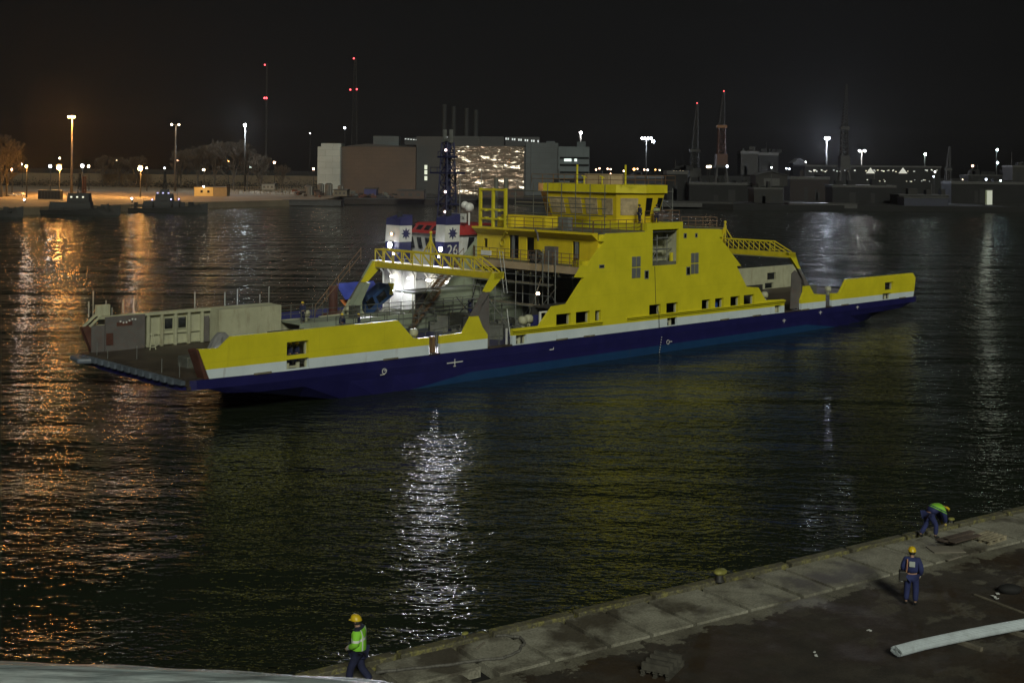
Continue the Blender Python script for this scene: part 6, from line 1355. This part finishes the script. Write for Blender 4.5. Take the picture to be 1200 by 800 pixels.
D8 = ['small cold white lamp left of the brightest orange lamp', 'cold white lamp between the brightest orange lamp and the mid pier', 'small warm lamp just right of the cold white one', 'small cold lamp by the orange tree, left of a pair', 'small warm lamp by the orange tree, right of a pair', 'small pink lamp low in front of the orange tree', 'faint warm lamp above the brightest orange lamp', 'faint warm lamp alone between the two orange lamps', 'small warm lamp touching the right of the mid pier orange lamp', 'small pinkish lamp beside the pole of the second mast', 'small warm lamp on a pole over the yellow hut', 'small orange lamp right of the yellow hut', 'tiny greenish lamp left of the dim bare tree', 'small pink lamp above the small pale tree', 'small pinkish lamp left of the pale stair tower', 'tiny warm lamp high at the left edge', 'tiny cold lamp on the patrol boat side of the second mast', 'tiny cold lamp on a pole above the brown hall roof', 'tiny white lamp left above the pale stair tower']
for (x, y, D, c, r, s), lb in zip(F, D8): lamp(x, y, D, c, r, s*LK, lb)
lamp(239, 218.6, 598.5, WHT, .35, 30, 'small white lamp fixed on the roof edge of the yellow hut', 'wall_lamp', 'lamp', pole=False, gz=GZ)
lamp(29, 234, 470, WHT, .3, 25, 'low white lamp on the quay between the cut off boat and its neighbour'); lamp(155, 232.5, 480, CLD, .3, 25, 'low cold lamp on the quay between the two patrol boats')
for x, y, lb in ((179, 234, 'tiny violet lamp on the quay behind the stepped patrol boat, left'), (201, 233.5, 'tiny violet lamp on the quay behind the stepped patrol boat, middle'), (210, 233.2, 'tiny violet lamp on the quay behind the stepped patrol boat, right')): lamp(x, y, 452, (.45, .4, 1), .22, 6, lb)
mast(680, 156, 740, WHT, 1, .8, 550*LK, 'white floodlight mast behind the grey blue hall')
cl = mast(757, 162.5, 780, CLD, 4, .7, 330*LK, 'cluster of cold white floodlights right of the halls', W2=2.8); MB().ball((4.3, -1.1, wz(765, 166, 780)-GZ), .9, 8, 5).build('floodlight', lamp_mat('flood_cold_low', CLD, 330*LK), cl)
mast(968.5, 162.5, 760, (.78, .84, 1), 2, .85, 5000*LK, 'brightest blue white floodlight mast on the right', W2=.8)
mast(1009.5, 177, 800, WHT, 2, .7, 1200*LK, 'white double floodlight mast right of the thin dark crane')
mast(1083.5, 181, 820, GRN, 1, .8, 120*LK, 'greenish white floodlight mast right of the double one')
o = mast(1167.5, 176, 800, (.7, .95, 1), 1, .7, 70*LK, 'pair of cyan white floodlights, one above the other, on a mast at the right'); MB().ball((.3, -1.1, wz(1168, 191, 800)-GZ), .65, 8, 5).build('floodlight', lamp_mat('flood_cyan_low', (.7, .95, 1), 60*LK), o)
RL = [(698.5, 199, PNK, .6), (702.5, 197.5, PNK, .6), (712, 198, PNK, .6), (715.5, 198.5, PNK, .6), (731, 200.5, WARM, .6), (743, 198.5, ORG, .9), (747, 198, PNK, .5), (755, 199, PNK, .6), (759, 199.3, WHT, .6), (768, 199, ORG, .5), (773, 199.5, WARM, .5), (789.5, 200, WARM, .45), (793, 200.3, WARM, .45), (797, 200, WARM, .45), (800.5, 200.3, WARM, .45), (715.5, 203.5, PNK, .4), (733.5, 206, PNK, .4),
      (829, 195.5, WARM, .9), (832, 195.4, WARM, .9), (852, 195, CLD, .8), (904, 196.4, GRN, .6), (944, 190, WHT, .5), (921.5, 197.5, CLD, .5), (925, 198, CLD, .5), (960, 213, PNK, .8), (1095.5, 201.5, WHT, .6), (1139.5, 194.5, PNK, .8), (1155.5, 210.3, CLD, .7), (1172.5, 211.8, GRN, .6), (1163, 212, WARM, .4), (1128, 210.5, WARM, .3), (1135, 219, CLD, .3), (1094, 207, CLD, .5)]
for i, (x, y, c, r) in enumerate(RL):
    g = 'row of tiny town lamps behind the wheelhouse' if i < 17 else None
    D = 1150 if i < 17 else 690
    lb = 'tiny lamp in the row of far town lights just above the wheelhouse roof' if i < 17 else ['warm strip lamp at the foot of the orange cab crane, left', 'warm strip lamp at the foot of the orange cab crane, right', 'cold lamp right of the orange cab crane', 'green white lamp above the gabled boathouse', 'small white lamp on the round roofed store', 'tiny cold lamp left of the round roofed store', 'tiny cold lamp touching the round roofed store', 'pink lamp low on the dark red shed', 'tiny white lamp right end of the workshop', 'single orange pink lamp right of the workshop', 'cold lamp left above the lit kiosk', 'greenish lamp right of the lit kiosk', 'tiny warm lamp just above the lit kiosk', 'tiny warm lamp left of the lit kiosk', 'tiny cold lamp low left of the lit kiosk', 'tiny cold lamp under the right end of the workshop'][i-17]
    lamp(x, y, D, c, r*(1.25 if i < 17 else .8), 9, lb, 'distant_lamp' if i < 17 else 'yard_lamp', 'lamp', g, pole=i >= 17)
# floodlights added before the shiny cladding to make it glitter
for i, x in enumerate((530, 556, 582, 606)):
    D = 655; p = (wx(x, D), D, GZ); o = empty('added_floodlight', p, 0, 'low added floodlight before the glittering hall, number counted from the left'.replace('number counted from the left', ('leftmost of four', 'second of four from left', 'third of four from left', 'rightmost of four')[i]), 'floodlight', 'floodlights added before the glittering hall')
    MB().tube((0, 0, 0), (0, 0, 8), .12, 6).build('pole', M_GALV, o); MB().box(-.4, .4, -.35, 0, 7.8, 8.4).build('housing', M_DARK, o)
    MB().box(-.35, .35, .02, .1, 7.85, 8.35).build('glass', lamp_mat('added_flood_glow', (1, .72, .42), 60), o)
    spot('added_floodlight_beam', (p[0], D+.4, GZ+8.1), (p[0], 700, GZ+17), PW_F, (1, .84, .66), math.radians(120), .6, .5)

# ================================================================ HARBOUR AIR
m = bpy.data.materials.new('harbour_haze'); m.use_nodes = True; t = m.node_tree; t.nodes.clear()
mo = N(t, 'ShaderNodeOutputMaterial'); pv = N(t, 'ShaderNodeVolumePrincipled'); pv.inputs['Color'].default_value = (.9, .92, .95, 1); pv.inputs['Density'].default_value = HAZE; pv.inputs['Anisotropy'].default_value = .75
t.links.new(pv.outputs[0], mo.inputs['Volume'])
tag(MB().box(-3600, 3600, -150, 5050, -9, 190).build('haze', m), kind='stuff')
